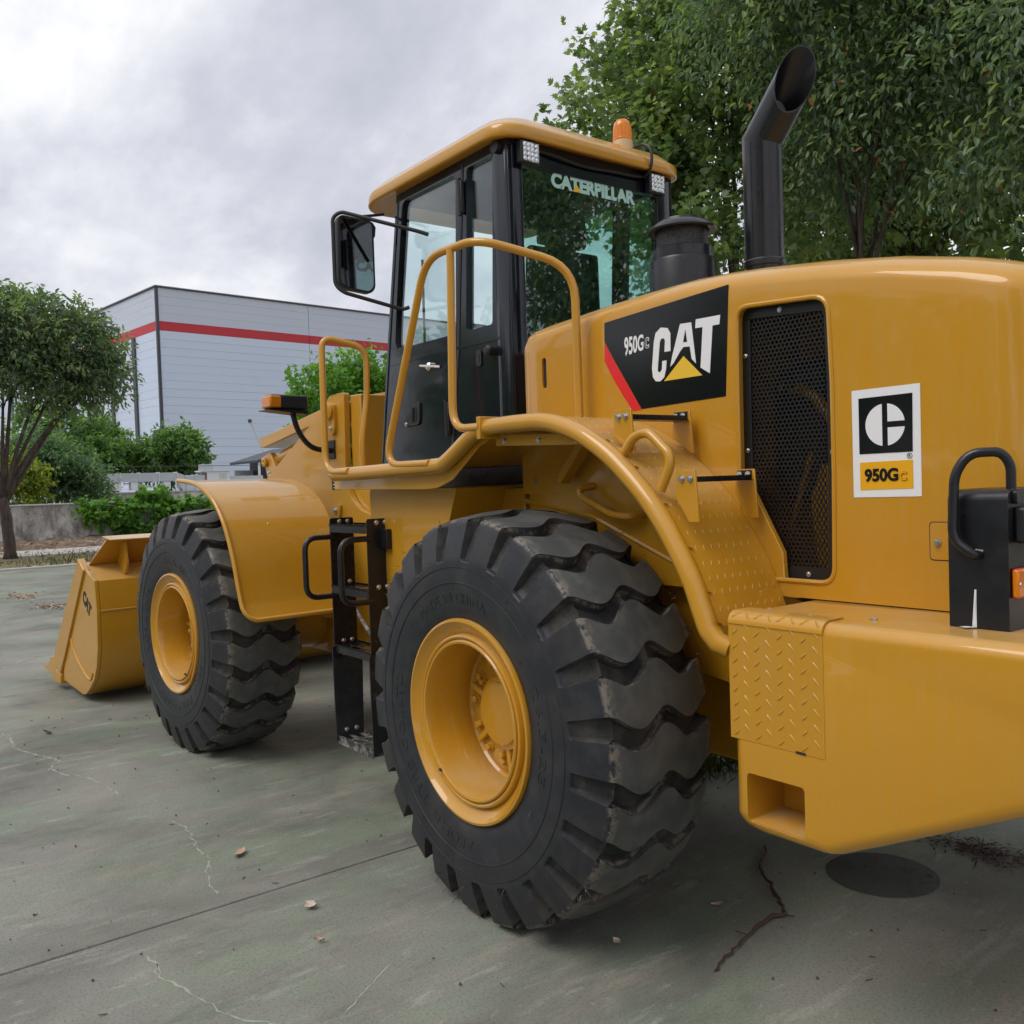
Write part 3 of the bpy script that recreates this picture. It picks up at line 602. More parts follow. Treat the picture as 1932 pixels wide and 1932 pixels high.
# ---- tyres and wheels
def tyre_mesh():
    NL = 23; pitch = 2*PI/NL
    # half profile: offset from wheel centre plane, radius, groove depth, groove half width (share of the pitch)
    H = [(.262, .392, 0, .2), (.272, .405, 0, .2), (.283, .45, 0, .2), (.290, .50, 0, .2), (.292, .548, 0, .2), (.291, .585, 0, .2), (.288, .622, 0, .14), (.2875, .628, .004, .165), (.286, .636, .017, .18), (.281, .655, .024, .185),
         (.272, .69, .031, .19), (.262, .722, .037, .195), (.252, .752, .042, .2), (.246, .773, .046, .205), (.241, .781, .049, .205), (.233, .786, .050, .205), (.205, .792, .052, .2), (.175, .797, .054, .195), (.145, .802, .055, .19), (.115, .806, .055, .18), (.085, .809, .055, .165), (.055, .811, .054, .15), (.028, .8125, .040, .14), (.0, .813, .034, .14)]
    Hs = H[:16]; T_ = H[15:]
    for i in range(1, 17):
        yo_ = .233*(1-i/16)
        for (a0, r0, d0, w0), (a1, r1, d1, w1) in zip(T_[:-1], T_[1:]):
            if a1 <= yo_ <= a0: u = (a0-yo_)/(a0-a1); Hs.append((yo_, r0+(r1-r0)*u, d0+(d1-d0)*u, w0+(w1-w0)*u)); break
    H = Hs
    prof = H+[(-a, r, d, w) for a, r, d, w in reversed(H[:-1])]
    def phase(yo):
        t_ = min(1, max(0, (.245-yo)/.49))
        return .125*(1-math.cos(4*PI*t_))-.06*math.exp(-((t_-.5)/.12)**2)
    vs = []; cols = None
    for i, (yo, r, d, w) in enumerate(prof):
        p0, p1 = prof[max(i-1, 0)], prof[min(i+1, len(prof)-1)]; ty, tr = p1[0]-p0[0], p1[1]-p0[1]; ln = math.hypot(ty, tr); nyv, nr = -tr/ln, ty/ln
        if nr*(r-.5)+nyv*yo < 0: nyv, nr = -nyv, -nr
        ph = phase(yo); bw = .045; row = []
        for k in range(NL):
            for u, dd in ((w, 0), (w+.03, 0), (.36, 0), (.5, 0), (.64, 0), (1-w-.03, 0), (1-w, 0), (1-w+bw, .93), (1, 1), (1+w-bw, .93)):
                th = (k+u+ph)*pitch; rr = r-nr*d*dd; yy = yo-nyv*d*dd
                row.append((rr*math.cos(th), yy, rr*math.sin(th)))
        cols = len(row); vs += row
    fs = []; mi = []
    for i in range(len(prof)-1):
        for j in range(cols):
            j2 = (j+1) % cols; fs.append((i*cols+j, i*cols+j2, (i+1)*cols+j2, (i+1)*cols+j))
            tread = prof[i][1] > .784 and prof[i+1][1] > .784 and (j % 10) < 6
            mi.append(1 if tread else (2 if prof[i][1] > .64 and (j % 10) >= 6 else 0))
    b = MB(); b.v = vs; b.f = fs; b.mi = mi
    return b
def arc_text(body, r0, r1, a_mid, span, yo):
    """raised letters bent round the sidewall; reads clockwise from outside"""
    v, f = text_fit(body, -.5, .5, 0, 1, bold=.0, extrude=.5, spacing=1.08)
    out = []
    for u, t_, w in v:
        a = a_mid+u*span
        r = r0+(r1-r0)*t_
        # seen from +Y the +X axis points left, so angles grow clockwise in the picture
        yy = yo(r)+(.0018 if w > 0 else -.004)
        out.append((r*math.cos(a), yy, r*math.sin(a)))
    return out, f
def side_y(r):
    prof = [(.392, .262), (.405, .272), (.45, .283), (.50, .290), (.548, .292), (.585, .291), (.622, .288), (.66, .28)]
    for (a, ya), (b_, yb) in zip(prof[:-1], prof[1:]):
        if r <= b_: return ya+(yb-ya)*(r-a)/(b_-a)
    return .28
def make_wheel():
    rim = MB()
    rim.lathe([(.372, .225), (.390, .245), (.399, .262), (.401, .276), (.397, .286), (.388, .288), (.376, .276), (.360, .262), (.346, .256), (.339, .250), (.337, .262), (.334, .270), (.327, .273), (.321, .270), (.319, .262), (.316, .262), (.314, .272), (.309, .276), (.301, .274), (.297, .266), (.295, .240), (.290, .225), (.290, .16), (.284, .145), (.284, .06), (.275, .05), (.25, .048), (.0, .048), (0, .0), (.29, .0), (.31, -.2), (.33, -.26), (.399, -.262), (.401, -.28), (.388, -.288)], 96)
    wh = rim.build('wheel', YP, loader, ang=40)
    ty = tyre_mesh().build('tyre', ['rubber', 'rubber_tread', 'rubber_groove'], wh, ang=28)
    for r_, w_ in ((.541, .0022), (.602, .0016)):
        b = MB(); b.lathe([(r_-w_*2, side_y(r_)-.002), (r_-w_, side_y(r_)+.0025), (r_+w_, side_y(r_)+.0025), (r_+w_*2, side_y(r_)-.002)], 120); b.build('sidewall_ring', 'rubber', wh)
    for body, r0, r1, am, sp_ in (('AEOLUS', .462, .505, math.radians(-77), .61), ('TYRE', .462, .505, math.radians(-42), .40), ('CO.,LTD', .462, .505, math.radians(-5), .70), ('26.5-25', .462, .505, math.radians(176), .72), ('MADE IN CHINA', .462, .50, math.radians(82), 1.0)):
        v, f = arc_text(body, r0, r1, am, sp_, side_y)
        MB().add(v, f).build('raised_lettering', 'rubber', wh)
    R = np.random.default_rng(17); b = MB()
    for k in range(130):
        a = R.uniform(0, 2*PI); sgn = 1 if R.uniform() < .6 else -1; r_ = .783 if R.uniform() < .55 else R.uniform(.41, .78)
        y_ = (.238 if r_ > .78 else side_y(min(r_, .66))-max(0, r_-.66)*.3)*sgn; l = R.uniform(.012, .03)
        p = Vector((r_*math.cos(a), y_, r_*math.sin(a))); d = Vector((math.cos(a)*(.8 if r_ > .78 else .3), .6*sgn, math.sin(a)*(.8 if r_ > .78 else .3)))+Vector(R.normal(size=3)*.3)
        b.tube([p-d*.003, p+d.normalized()*l*.6, p+d.normalized()*l+Vector((0, 0, -.004))], .0011, 3)
    b.build('vent_hairs', 'rubber', wh)['kind'] = 'stuff'
    b = MB(); b.tube([(.20, .262, -.245), (.19, .285, -.232)], .006, 8); b.build('valve_stem', 'black_plastic', wh)
    b = MB(); b.lathe([(.0, .05), (.248, .05), (.248, .066), (.235, .072), (.150, .072), (.146, .10), (.128, .108), (.124, .118), (.108, .122), (.0, .124)], 48); hub = b.build('hub', YP, wh, ang=35)
    for i in range(12):
        a = 2*PI*i/12+.1; bolt((.205*math.cos(a), .072, .205*math.sin(a)), '+y', hub, .016, .026, YP)
    for i in range(6):
        a = 2*PI*i/6+.36; b = MB(); b.box(.13, .232, .0722, .098, -.012, .012); o = b.build('rib', YP, hub, bevel=.004); o.rotation_euler = (0, -a, 0)
        bolt((.175*math.cos(a+.26), .072, .175*math.sin(a+.26)), '+y', hub, .013, .03, YP)
    return wh
wheel = make_wheel()
def copy_tree(o, parent):
    c_ = o.copy(); col.objects.link(c_); c_.parent = parent
    for ch in list(o.children): copy_tree(ch, c_)
    return c_
wz = .794
wheel.location = (0, 1.14, wz); wheel.rotation_euler = (0, 0, 0)
w2 = copy_tree(wheel, loader); ca, sa = math.cos(ART), math.sin(ART)
def fpos(x, y, z): return (PIVX+(x-PIVX)*ca-y*sa, (x-PIVX)*sa+y*ca, z)
w2.location = fpos(3.351, 1.14, wz-.004); w2.rotation_euler = (0, 1.3, ART)
w3 = copy_tree(wheel, loader); w3.location = (0, -1.14, wz); w3.rotation_euler = (0, .4, PI)
w4 = copy_tree(wheel, loader); w4.location = fpos(3.351, -1.14, wz-.004); w4.rotation_euler = (0, .2, PI+ART)
for i, ww in enumerate((wheel, w2, w3, w4)): ww['label'] = ['near rear wheel', 'near front wheel', 'far rear wheel', 'far front wheel'][i]

# ---- chassis, axles
b = MB(); b.box(-1.1, 1.45, -.46, .46, .55, 1.32); b.build('rear_frame', YP, loader, bevel=.02)
b = MB(); b.tube([(0, -1.0, wz), (0, -.35, wz), (0, .35, wz), (0, 1.0, wz)], .2, 20, radii=[.17, .24, .24, .17]); b.build('rear_axle', YP, loader)
b = MB(); b.tube([(3.351, -1.0, wz), (3.351, -.35, wz), (3.351, .35, wz), (3.351, 1.0, wz)], .2, 20, radii=[.17, .24, .24, .17]); b.build('front_axle', YP, loader, front=True)
b = MB(); b.plate(rpoly([(1.95, .55), (3.7, .55), (3.7, 1.25), (3.1, 1.72), (2.1, 1.72), (1.95, 1.3)], .08), [], 'y', -.40, .40); b.build('front_frame', YP, loader, bevel=.015, front=True)
b = MB(); b.tube([(1.676, 0, .5), (1.676, 0, 1.6)], .12, 20); b.build('hitch_pin', YP, loader)
b = MB(); b.box(1.4, 1.7, -.25, .25, .5, .6); b.box(1.4, 1.7, -.25, .25, 1.4, 1.5); hp = b.build('hitch_plate', YP, loader, bevel=.01, front=False)
b = MB(); b.tube([(.95, .62, .80), (1.55, .52, .80), (2.35, .46, .80)], .055, 14, radii=[.055, .055, .03]); b.build('steering_cylinder', YP, loader)

# ---- counterweight
b = MB(); b.plate([(-1.125, 1.298), (-1.125, .638), (-1.455, .638), (-2.32, 1.06), (-2.32, 1.298)], [], 'y', -1.2, 1.2)
cw = b.build('counterweight', YP, loader)
bm = bmesh.new(); bm.from_mesh(cw.data); bmesh.ops.recalc_face_normals(bm, faces=bm.faces)
big = [e_ for e_ in bm.edges if len(e_.link_faces) == 2]
bmesh.ops.bevel(bm, geom=big, offset=.040, segments=6, profile=.5, affect='EDGES'); bm.to_mesh(cw.data); bm.free()
c_ = MB(); c_.plate(rrect(-1.38, -1.178, .668, .819, .016), [], 'y', 1.02, 1.4); boolean(cw, c_); sharpen(cw, 32)
b = MB(); b.box(-1.378, -1.18, 1.022, 1.19, .669, .672); b.build('pocket_floor', 'yellow_dusty', cw)
# tread-plate door: plate bent over the top edge, raised lozenges
b = MB(); prof_ = [(1.2015, .917), (1.2015, 1.268)]+[(1.168+.0365*math.cos(a), 1.267+.0365*math.sin(a)) for a in [i*PI/2/6 for i in range(7)]]+[(1.10, 1.3035)]
pl = [(p[0], p[1]) for p in prof_]; inn = [(p[0]-.006, p[1]-.004) for p in reversed(prof_)]
b.plate(pl+inn, [], 'x', -1.450, -1.123); door = b.build('access_door', YP, cw, ang=25)
def lozenges(b, pts, along, L=.017, W=.0042, H=.0028):
    """pts: list of (origin, u, v, n) ; along = rotation angle in u,v"""
    for (o_, u, v, n_), a in zip(pts, along):
        d = u*math.cos(a)+v*math.sin(a); s_ = -u*math.sin(a)+v*math.cos(a)
        b.add([o_+d*L, o_+d*L*.3+s_*W, o_-d*L*.3+s_*W, o_-d*L, o_-d*L*.3-s_*W, o_+d*L*.3-s_*W, o_+d*L*.45+n_*H, o_-d*L*.45+n_*H],
              [(0, 1, 6), (1, 2, 7, 6), (2, 3, 7), (3, 4, 7), (4, 5, 6, 7), (5, 0, 6)])
b = MB(); pts, al = [], []
nxd, nzd = 8, 8
for i in range(nxd):
    for j in range(nzd):
        x = -1.127-.320*(i+.5)/nxd; z = .922+.352*(j+.28+.45*(i % 2))/nzd
        pts.append((Vector((x, 1.2015, z)), Vector((-1, 0, 0)), Vector((0, 0, 1)), Vector((0, 1, 0)))); al.append(math.radians(-50 if i % 2 else 42))
for i in range(nxd):
    a = math.radians(48); pts.append((Vector((-1.127-.320*(i+.5)/nxd, 1.168+.0365*math.cos(a), 1.267+.0365*math.sin(a))), Vector((-1, 0, 0)), Vector((0, -math.sin(a), math.cos(a))), Vector((0, math.cos(a), math.sin(a))))); al.append(math.radians(-50 if i % 2 else 42))
lozenges(b, pts, al, .0165, .0038, .0026); b.build('tread_pattern', YP, door)['kind'] = 'stuff'
b = MB(); b.box(-1.388, -1.355, 1.1995, 1.2022, .9145, .922); b.build('latch_slot', 'dark_interior', door)
for x, y in ((-1.19, 1.09), (-1.52, 1.06)): bolt((x, y, 1.2985), '+z', cw, .008, .008)

# ---- hood
TOP = [(.345, 2.395), (.30, 2.415), (.2, 2.425), (0, 2.437), (-.2, 2.45), (-.4, 2.459), (-.63, 2.463), (-.8, 2.455), (-.94, 2.443), (-1.2, 2.413), (-1.43, 2.376), (-1.64, 2.328), (-1.75, 2.294), (-1.80, 2.276), (-1.835, 2.262), (-1.86, 2.25), (-1.872, 2.243)]
def hood_half(x):
    if x > .30: return .81-.02*(1-math.sqrt(max(0, 1-((x-.30)/.045)**2)))
    if x < -1.75: q_ = min(1, (-1.75-x)/.122); return .81-.12*(1-math.sqrt(max(0, 1-q_*q_)))
    return .81
vs, fs = [], []; secs = len(TOP)
for x, zt in TOP:
    hw = hood_half(x); dz = zt-2.463 if x > -1.7 else zt-2.463
    ry, rz_ = .16, .085
    half = [(hw, 1.302), (hw, 1.6), (hw, 1.9), (hw, zt-rz_-.06), (hw, zt-rz_)]+[(hw-ry*(1-math.cos(a)), zt-rz_+rz_*math.sin(a)) for a in [PI/2*i/8 for i in range(1, 9)]]+[(.3, zt+.012), (0, zt+.018)]
    ring = half+[(-y, z) for y, z in reversed(half[:-1])]
    vs += [(x, y, z) for y, z in ring]; kk = len(ring)
for i in range(secs-1):
    for j in range(kk-1): fs.append((i*kk+j, i*kk+j+1, (i+1)*kk+j+1, (i+1)*kk+j))
    fs.append((i*kk+kk-1, i*kk, (i+1)*kk, (i+1)*kk+kk-1))
fs.append(tuple(range(kk))); fs.append(tuple(reversed([(secs-1)*kk+j for j in range(kk)])))
hood = MB().add(vs, fs).build('hood', YP, loader, ang=30)
GO = [(-1.236, 1.356), (-1.242, 1.7), (-1.242, 2.0), (-1.232, 2.278), (-.872, 2.300), (-.868, 2.0), (-.866, 1.356)]
gout = rpoly(GO, [.055, .02, .02, .06, .05, .02, .055], 5)
c_ = MB(); c_.plate(gout, [], 'y', .45, 1.0); boolean(hood, c_)
c_ = MB(); c_.plate(rrect(.170, .200, 2.125, 2.258, .0149, 5), [], 'y', .6, 1.0); boolean(hood, c_); sharpen(hood, 28)
b = MB(); b.box(.160, .210, .76, .800, 2.11, 2.27); b.build('slot_back', 'dark_interior', hood)  # dark plate added to give the shallow slot its inner shade
b = MB(); b.tube([(x, .8075, z) for x, z in gout], .009, 8, closed=True); b.build('opening_lip', YP, hood)
ginn = [(x+(.014 if x < -1.05 else -.014), z+(.014 if z < 1.8 else -.014)) for x, z in gout]
gin2 = rpoly([(-1.197, 1.402), (-1.203, 2.0), (-1.195, 2.238), (-.905, 2.256), (-.902, 2.0), (-.902, 1.402)], .012, 3)
b = MB(); b.plate(gout, [gin2], 'y', .770, .780); gr = b.build('grille', 'mesh_black', hood, bevel=.002)
b = MB(); px_ = .0165; rr_ = px_/math.sqrt(3)*.995; row = 0; z = 1.405
def inside(x, z): return -1.200 < x < -.903 and 1.398 < z < 2.255+(x+1.2)*.06-.0
while z < 2.26:
    x = -1.20+(px_/2 if row % 2 else 0)
    while x < -.900:
        if inside(x, z):
            o_ = [(x+rr_*math.cos(PI/6+i*PI/3), z+rr_*math.sin(PI/6+i*PI/3)) for i in range(6)]; i_ = [(x+rr_*.74*math.cos(PI/6+i*PI/3), z+rr_*.74*math.sin(PI/6+i*PI/3)) for i in range(6)]
            b.add([(p[0], .775, p[1]) for p in o_]+[(p[0], .775, p[1]) for p in i_]+[(p[0], .769, p[1]) for p in i_], [(i, (i+1) % 6, 6+(i+1) % 6, 6+i) for i in range(6)]+[(6+i, 6+(i+1) % 6, 12+(i+1) % 6, 12+i) for i in range(6)])
        x += px_
    z += px_*math.sqrt(3)/2; row += 1
o = b.build('honeycomb_mesh', 'mesh_black', hood, smooth=False); o['kind'] = 'stuff'
for x, z in ((-1.03, 2.268), (-.884, 2.13), (-.884, 1.80), (-1.22, 1.78), (-1.12, 1.378)): bolt((x, .781, z), '+y', hood, .007, .006)
# engine seen through the grille
b = MB(); b.lathe([(0, .60), (.23, .60), (.26, .56), (.26, .47), (0, .47)], 32, (-1.02, 0, 1.86)); eng = b.build('fan_shroud', 'dark_interior', hood)
b = MB(); b.tube(fillet([(-.90, .60, 2.02), (-1.05, .64, 2.0), (-1.14, .62, 1.86), (-1.10, .64, 1.6), (-1.16, .63, 1.45)], .06), .020, 10); b.build('hose', YP, hood)
b = MB(); b.tube(fillet([(-.92, .66, 1.98), (-1.0, .68, 2.03), (-1.15, .66, 2.06), (-1.2, .64, 2.0)], .06), .013, 8); b.build('hose', 'dark_interior', hood)
b = MB(); b.plate(rpoly([(-1.16, 1.38), (-1.08, 1.38), (-1.05, 1.62), (-1.10, 1.75), (-1.17, 1.70)], .02), [], 'y', .58, .66); b.build('engine_bracket', YP, hood)
b = MB(); b.plate(rpoly([(-1.19, 2.06), (-1.12, 2.06), (-1.10, 2.2), (-1.19, 2.22)], .02), [], 'y', .56, .6); b.build('engine_bracket', YP, hood)
b = MB(); b.tube([(-.92, .62, 1.45), (-1.06, .66, 1.78)], .012, 8); b.build('linkage_rod', YP, hood)
# side wall below the hood, seams and service panel
b = MB(); b.plate([(-.035, 1.96), (-.035, 1.62), (-.62, 1.40), (-1.1, 1.31), (-1.1, 1.298), (-1.05, 1.298)]+[(-1.04, 1.45), (-.9, 1.7), (-.6, 1.96)], [], 'y', .785, .8095); b.build('engine_side_panel', YP, loader, bevel=.004)
b = MB(); b.plate(rpoly([(.36, 1.98), (.36, 1.66), (.10, 1.66), (-.025, 1.60), (-.025, 1.98)], .01), [], 'y', .785, .811); fp = b.build('engine_side_panel', YP, loader, bevel=.004)
for x in (.27, .09): bolt((x, .812, 1.72), '+y', fp, .010, .010)
b = MB(); b.tube([(.36, .80, 1.63), (-.1, .80, 1.56), (-1.08, .80, 1.19)], .014, 8); b.build('side_rail', YP, loader)
b = MB(); b.plate([(.40, 1.62), (.40, 1.1), (-1.1, .9), (-1.1, 1.27), (-.65, 1.36), (-.06, 1.58)], [], 'y', .70, .735); b.build('inner_guard', YP, loader, bevel=.004)
b = MB(); b.tube(fillet([(-.12, .80, 1.692), (-.095, .875, 1.68), (-.10, .875, 1.652), (-.28, .875, 1.575), (-.38, .875, 1.565), (-.405, .80, 1.58)], .03), .015, 10); b.build('grab_handle', YP, loader)
b = MB(); b.box(-.0445, -.0385, .8092, .8112, 1.96, 2.36); b.build('hood_seam', 'decal_black', hood); 
b = MB(); b.plate(rrect(-1.70, -1.555, 1.450, 1.558, .012), [], 'y', .8095, .8125); pan = b.build('service_panel', YP, hood, bevel=.0015)
bolt((-1.578, .8127, 1.50), '+y', pan, .008, .010)
b = MB(); b.plate(rrect(-1.703, -1.552, 1.447, 1.561, .013), [rrect(-1.70, -1.555, 1.450, 1.558, .012)], 'y', .8096, .8104); b.build('panel_gap', 'dark_interior', pan)

# ---- decals on the hood side (u runs towards the rear)
DY = .8115
def flat(b, pts, y0=DY, holes=()): b.plate(pts, list(holes), 'y', y0-.0012, y0); return b
def decal(name, pts, mat, y, parent, holes=()): return flat(MB(), pts, y, holes).build(name, mat, parent, ang=20)
D1 = [(-.207, 2.350), (-.841, 2.385), (-.817, 1.996), (-.403, 1.985), (-.33, 2.09), (-.26, 2.19), (-.205, 2.275)]
dec = decal('side_decal', D1, 'decal_black', DY, hood)
decal('red_stripe', [(-.205, 2.272), (-.26, 2.187), (-.33, 2.087), (-.402, 1.983), (-.355, 1.981), (-.30, 2.05), (-.245, 2.125), (-.203, 2.195)], 'decal_red', DY, dec)
def duv(u, v):
    """decal space: u 0..1 across (front to rear), v 0..1 up, following the slanted decal"""
    a = Vector((-.207+(-.395+.207)*0, 1.978)); 
    x = -.207-u*.625; zt = 2.350+u*.036; zb = 1.980+u*.016
    return (x, zb+(zt-zb)*v)
def logo(name, polys, mat, y, parent):
    b = MB()
    for p in polys: flat(b, p, y)
    return b.build(name, mat, parent, ang=20)
# letters C A T measured off the decal (z6 pixels -> x,z)
def z6(x, y):
    # affine on the decal plane, fitted to its four corners
    u = (x-62)/(608-62); top = 400+(225-400)*u; bot = 815+(728-815)*u
    v = (bot-y)/(bot-top); X = -.207-(.207*0+.617+.017*v)*u; zt = 2.350+.035*u; zb = 1.977+.018*u
    return (X, zb+(zt-zb)*v)
C_ = [(372, 520), (372, 440), (360, 416), (330, 414), (306, 440), (298, 480), (288, 600), (292, 640), (305, 658), (325, 658), (343, 640), (352, 600), (354, 562), (335, 566), (333, 604), (324, 618), (314, 612), (316, 580), (325, 480), (330, 466), (344, 462), (348, 474), (345, 524)]
A_ = [(414, 398), (461, 391), (481, 577), (468, 560), (428, 521), (396, 558), (370, 592), (382, 530)]
A_h = [(438, 470), (431, 512), (447, 512)]
T_ = [(480, 378), (578, 360), (575, 402), (548, 407), (538, 622), (500, 596), (508, 413), (478, 418)]
logo('logo_letter', [[z6(*p) for p in C_]], 'decal_white', DY+.0012, dec)
logo('logo_letter', [[z6(*p) for p in [(414, 398), (461, 391), (481, 577), (463, 556), (455, 500), (428, 502), (414, 522), (385, 575), (370, 592), (380, 540)]]], 'decal_white', DY+.0012, dec)
logo('logo_letter', [[z6(*p) for p in T_]], 'decal_white', DY+.0012, dec)
logo('logo_triangle', [[z6(*p) for p in [(428, 543), (507, 631), (342, 657)]]], 'logo_yellow', DY+.0012, dec)
logo('logo_triangle', [[z6(*p) for p in [(437, 425), (444, 478), (428, 480)]]], 'decal_black', DY+.0024, dec)
def decal_text(body, corner, mat, y, parent, bold=.02, name='lettering', spacing=1.0):
    """corner: four (x,z): bottom-left, bottom-right, top-right, top-left as seen"""
    v, f = text_fit(body, 0, 1, 0, 1, bold, .5, spacing); bl, br, tr_, tl = [Vector(c_) for c_ in corner]
    vs = []
    for u, t_, w in v:
        p = (bl*(1-u)+br*u)*(1-t_)+(tl*(1-u)+tr_*u)*t_; vs.append((p.x, y+(.0006 if w > 0 else -.0006), p.y))
    return MB().add(vs, f).build(name, mat, parent, ang=20)
decal_text('950G', [z6(160, 548), z6(250, 518), z6(252, 444), z6(160, 462)], 'decal_white', DY+.0012, dec, .025)
decal_text('c', [z6(256, 512), z6(276, 507), z6(277, 456), z6(257, 461)], 'decal_white', DY+.0012, dec, .03)
decal_text('c', [z6(258.5, 507), z6(273.5, 504), z6(274.5, 461), z6(259.5, 465)], 'decal_black', DY+.0024, dec, -.012)
# square badge
d2 = decal('badge_decal', [(-1.3105, 1.965), (-1.5325, 1.967), (-1.532, 1.635), (-1.311, 1.633)], 'decal_white', DY, hood)
decal('badge_square', [(-1.334, 1.939), (-1.509, 1.941), (-1.507, 1.768), (-1.334, 1.767)], 'decal_black', DY+.0012, d2)
cx, cz, rad = -1.421, 1.853, .064
def arc(a0, a1, n=16, r=rad): return [(cx-r*math.cos(math.radians(a0+(a1-a0)*i/n)), cz+r*math.sin(math.radians(a0+(a1-a0)*i/n))) for i in range(n+1)]
lft = [p for p in arc(-82, 82)]; s_ = .009
decal('badge_half_disc', [(cx+s_, cz+math.sqrt(rad**2-s_**2))]+[(cx+rad*math.cos(math.radians(a)), cz+rad*math.sin(math.radians(a))) for a in range(75, -76, -5)]+[(cx+s_, cz-math.sqrt(rad**2-s_**2))], 'decal_white', DY+.0024, d2)
for sg in (1, -1):
    decal('badge_quarter', [(cx-s_, cz+sg*s_), (cx-s_, cz+sg*math.sqrt(rad**2-s_**2))]+[(cx-rad*math.cos(math.radians(a)), cz+sg*rad*math.sin(math.radians(a))) for a in range(75, 10, -5)]+[(cx-math.sqrt(rad**2-s_**2), cz+sg*s_)], 'decal_white', DY+.0024, d2)
decal('badge_panel', [(-1.335, 1.741), (-1.507, 1.744), (-1.507, 1.659), (-1.335, 1.656)], 'decal_yellow', DY+.0012, d2)
decal_text('950G', [(-1.351, 1.680), (-1.461, 1.681), (-1.461, 1.722), (-1.351, 1.721)], 'decal_black', DY+.0024, d2, .04)
decal_text('C', [(-1.465, 1.682), (-1.489, 1.682), (-1.489, 1.710), (-1.465, 1.710)], 'outline_red', DY+.0024, d2, .04)
decal_text('C', [(-1.4665, 1.6835), (-1.4875, 1.6835), (-1.4875, 1.7085), (-1.4665, 1.7085)], 'decal_yellow', DY+.0036, d2, .005)
b = MB(); flat(b, circle(-1.497, 1.756, .0085, 20), DY+.0012, [circle(-1.497, 1.756, .0072, 20)]); b.build('registered_mark', 'decal_black', d2)
decal_text('R', [(-1.4942, 1.752), (-1.5, 1.752), (-1.5, 1.7605), (-1.4942, 1.7605)], 'decal_black', DY+.0012, d2, .0)

# ---- exhaust stack and air pre-cleaner
def ex_section(c, r, tilt, n=28): pass
b = MB(); ex, ey = -.465, .10; r_ = .083; n = 32; rings = []
def ring(z0, slope, dx=0., rr=r_): return [(ex+dx+rr*math.cos(2*PI*i/n), ey+rr*math.sin(2*PI*i/n), z0+slope*rr*math.cos(2*PI*i/n)) for i in range(n)]
ang = math.radians(40)                       # the upper piece leans to the rear
ax_ = Vector((-math.sin(ang), 0, math.cos(ang))); e0 = Vector((ex, ey, 3.135)); sidev = Vector((math.cos(ang), 0, math.sin(ang))); yv = Vector((0, 1, 0))
low = ring(2.30, 0); mit = [(ex+r_*math.cos(a), ey+r_*math.sin(a), 3.135+math.tan(ang/2)*r_*math.cos(a)) for a in [2*PI*i/n for i in range(n)]]
tip = []
for i in range(n):
    a = 2*PI*i/n; base_ = e0+sidev*r_*math.cos(a)+yv*r_*math.sin(a)
    # cut by an upright plane that looks to the rear and a little to the side
    nc = Vector((-.88, .475, 0)); dc = nc.dot(e0+ax_*.268)
    t_ = (dc-nc.dot(base_))/nc.dot(ax_); tip.append(tuple(base_+ax_*t_))
tin = []
for p in tip:
    v = Vector(p); cen = sum((Vector(q) for q in tip), Vector())/n; tin.append(tuple(cen+(v-cen)*.955))
deep = [tuple(Vector(p)-ax_*.22) for p in tin]
vs = low+mit+tip+tin+deep; fs = [(i, (i+1) % n, n+(i+1) % n, n+i) for i in range(n)]
for q in range(1, 4): fs += [(q*n+i, q*n+(i+1) % n, (q+1)*n+(i+1) % n, (q+1)*n+i) for i in range(n)]
fs.append(tuple(4*n+i for i in range(n)))
exo = b.add(vs, fs).build('exhaust_stack', BP, loader, ang=25)
b = MB(); b.lathe([(.084, 2.60), (.089, 2.605), (.089, 2.625), (.084, 2.632)], 28, (ex, ey, 0), 'z'); b.build('weld_collar', BP, exo)
b = MB(); b.box(ex-.004, ex+.004, ey+r_-.001, ey+r_+.0015, 2.64, 3.12); so = b.build('weld_seam', BP, exo)
pc = (-.18, .30)
b = MB(); b.lathe([(0, 2.40), (.148, 2.40), (.148, 2.655), (.144, 2.664), (.134, 2.668), (.134, 2.712), (.128, 2.716), (0, 2.716)], 40, (pc[0], pc[1], 0), 'z'); pco = b.build('air_pre_cleaner', BP, loader, ang=30)
b = MB(); b.lathe([(.112, 2.714), (.112, 2.80)], 40, (pc[0], pc[1], 0), 'z'); b.build('perforated_screen', 'perforated', pco)
b = MB(); b.lathe([(.118, 2.792), (.150, 2.790), (.152, 2.797), (.140, 2.812), (.115, 2.828), (.10, 2.832), (.096, 2.842), (.05, 2.847), (0, 2.848)], 40, (pc[0], pc[1], 0), 'z'); b.build('rain_cap', BP, pco)

# ---- rear fender: tread-plate sheet with a tube along its edge
FY = 1.2
PIPE = [(1.47, 1.786), (.877, 1.793), (.50, 1.800), (.40, 1.815), (.209, 1.911), (.126, 1.937), (.02, 1.945), (-.15, 1.945), (-.289, 1.937), (-.448, 1.893), (-.594, 1.817), (-.703, 1.735), (-.813, 1.632), (-.90, 1.52), (-.975, 1.40), (-1.018, 1.30), (-1.045, 1.235), (-1.08, 1.20)]
def smooth(P, n=4):
    out = []
    for i in range(len(P)-1):
        p0, p1, p2, p3 = [Vector(P[max(0, min(len(P)-1, k))]) for k in (i-1, i, i+1, i+2)]
        for j in range(n):
            t_ = j/n; out.append(.5*((2*p1)+(p2-p0)*t_+(2*p0-5*p1+4*p2-p3)*t_*t_+(3*p1-p0-3*p2+p3)*t_**3))
    out.append(Vector(P[-1])); return out
pp = smooth([(x, FY, z) for x, z in PIPE[:-1]], 4)+[Vector((-1.075, FY-.005, 1.20)), Vector((-1.11, FY-.02, 1.185))]
b = MB(); b.tube(pp, .034, 14); fen = b.build('rear_fender', YP, loader, ang=60)
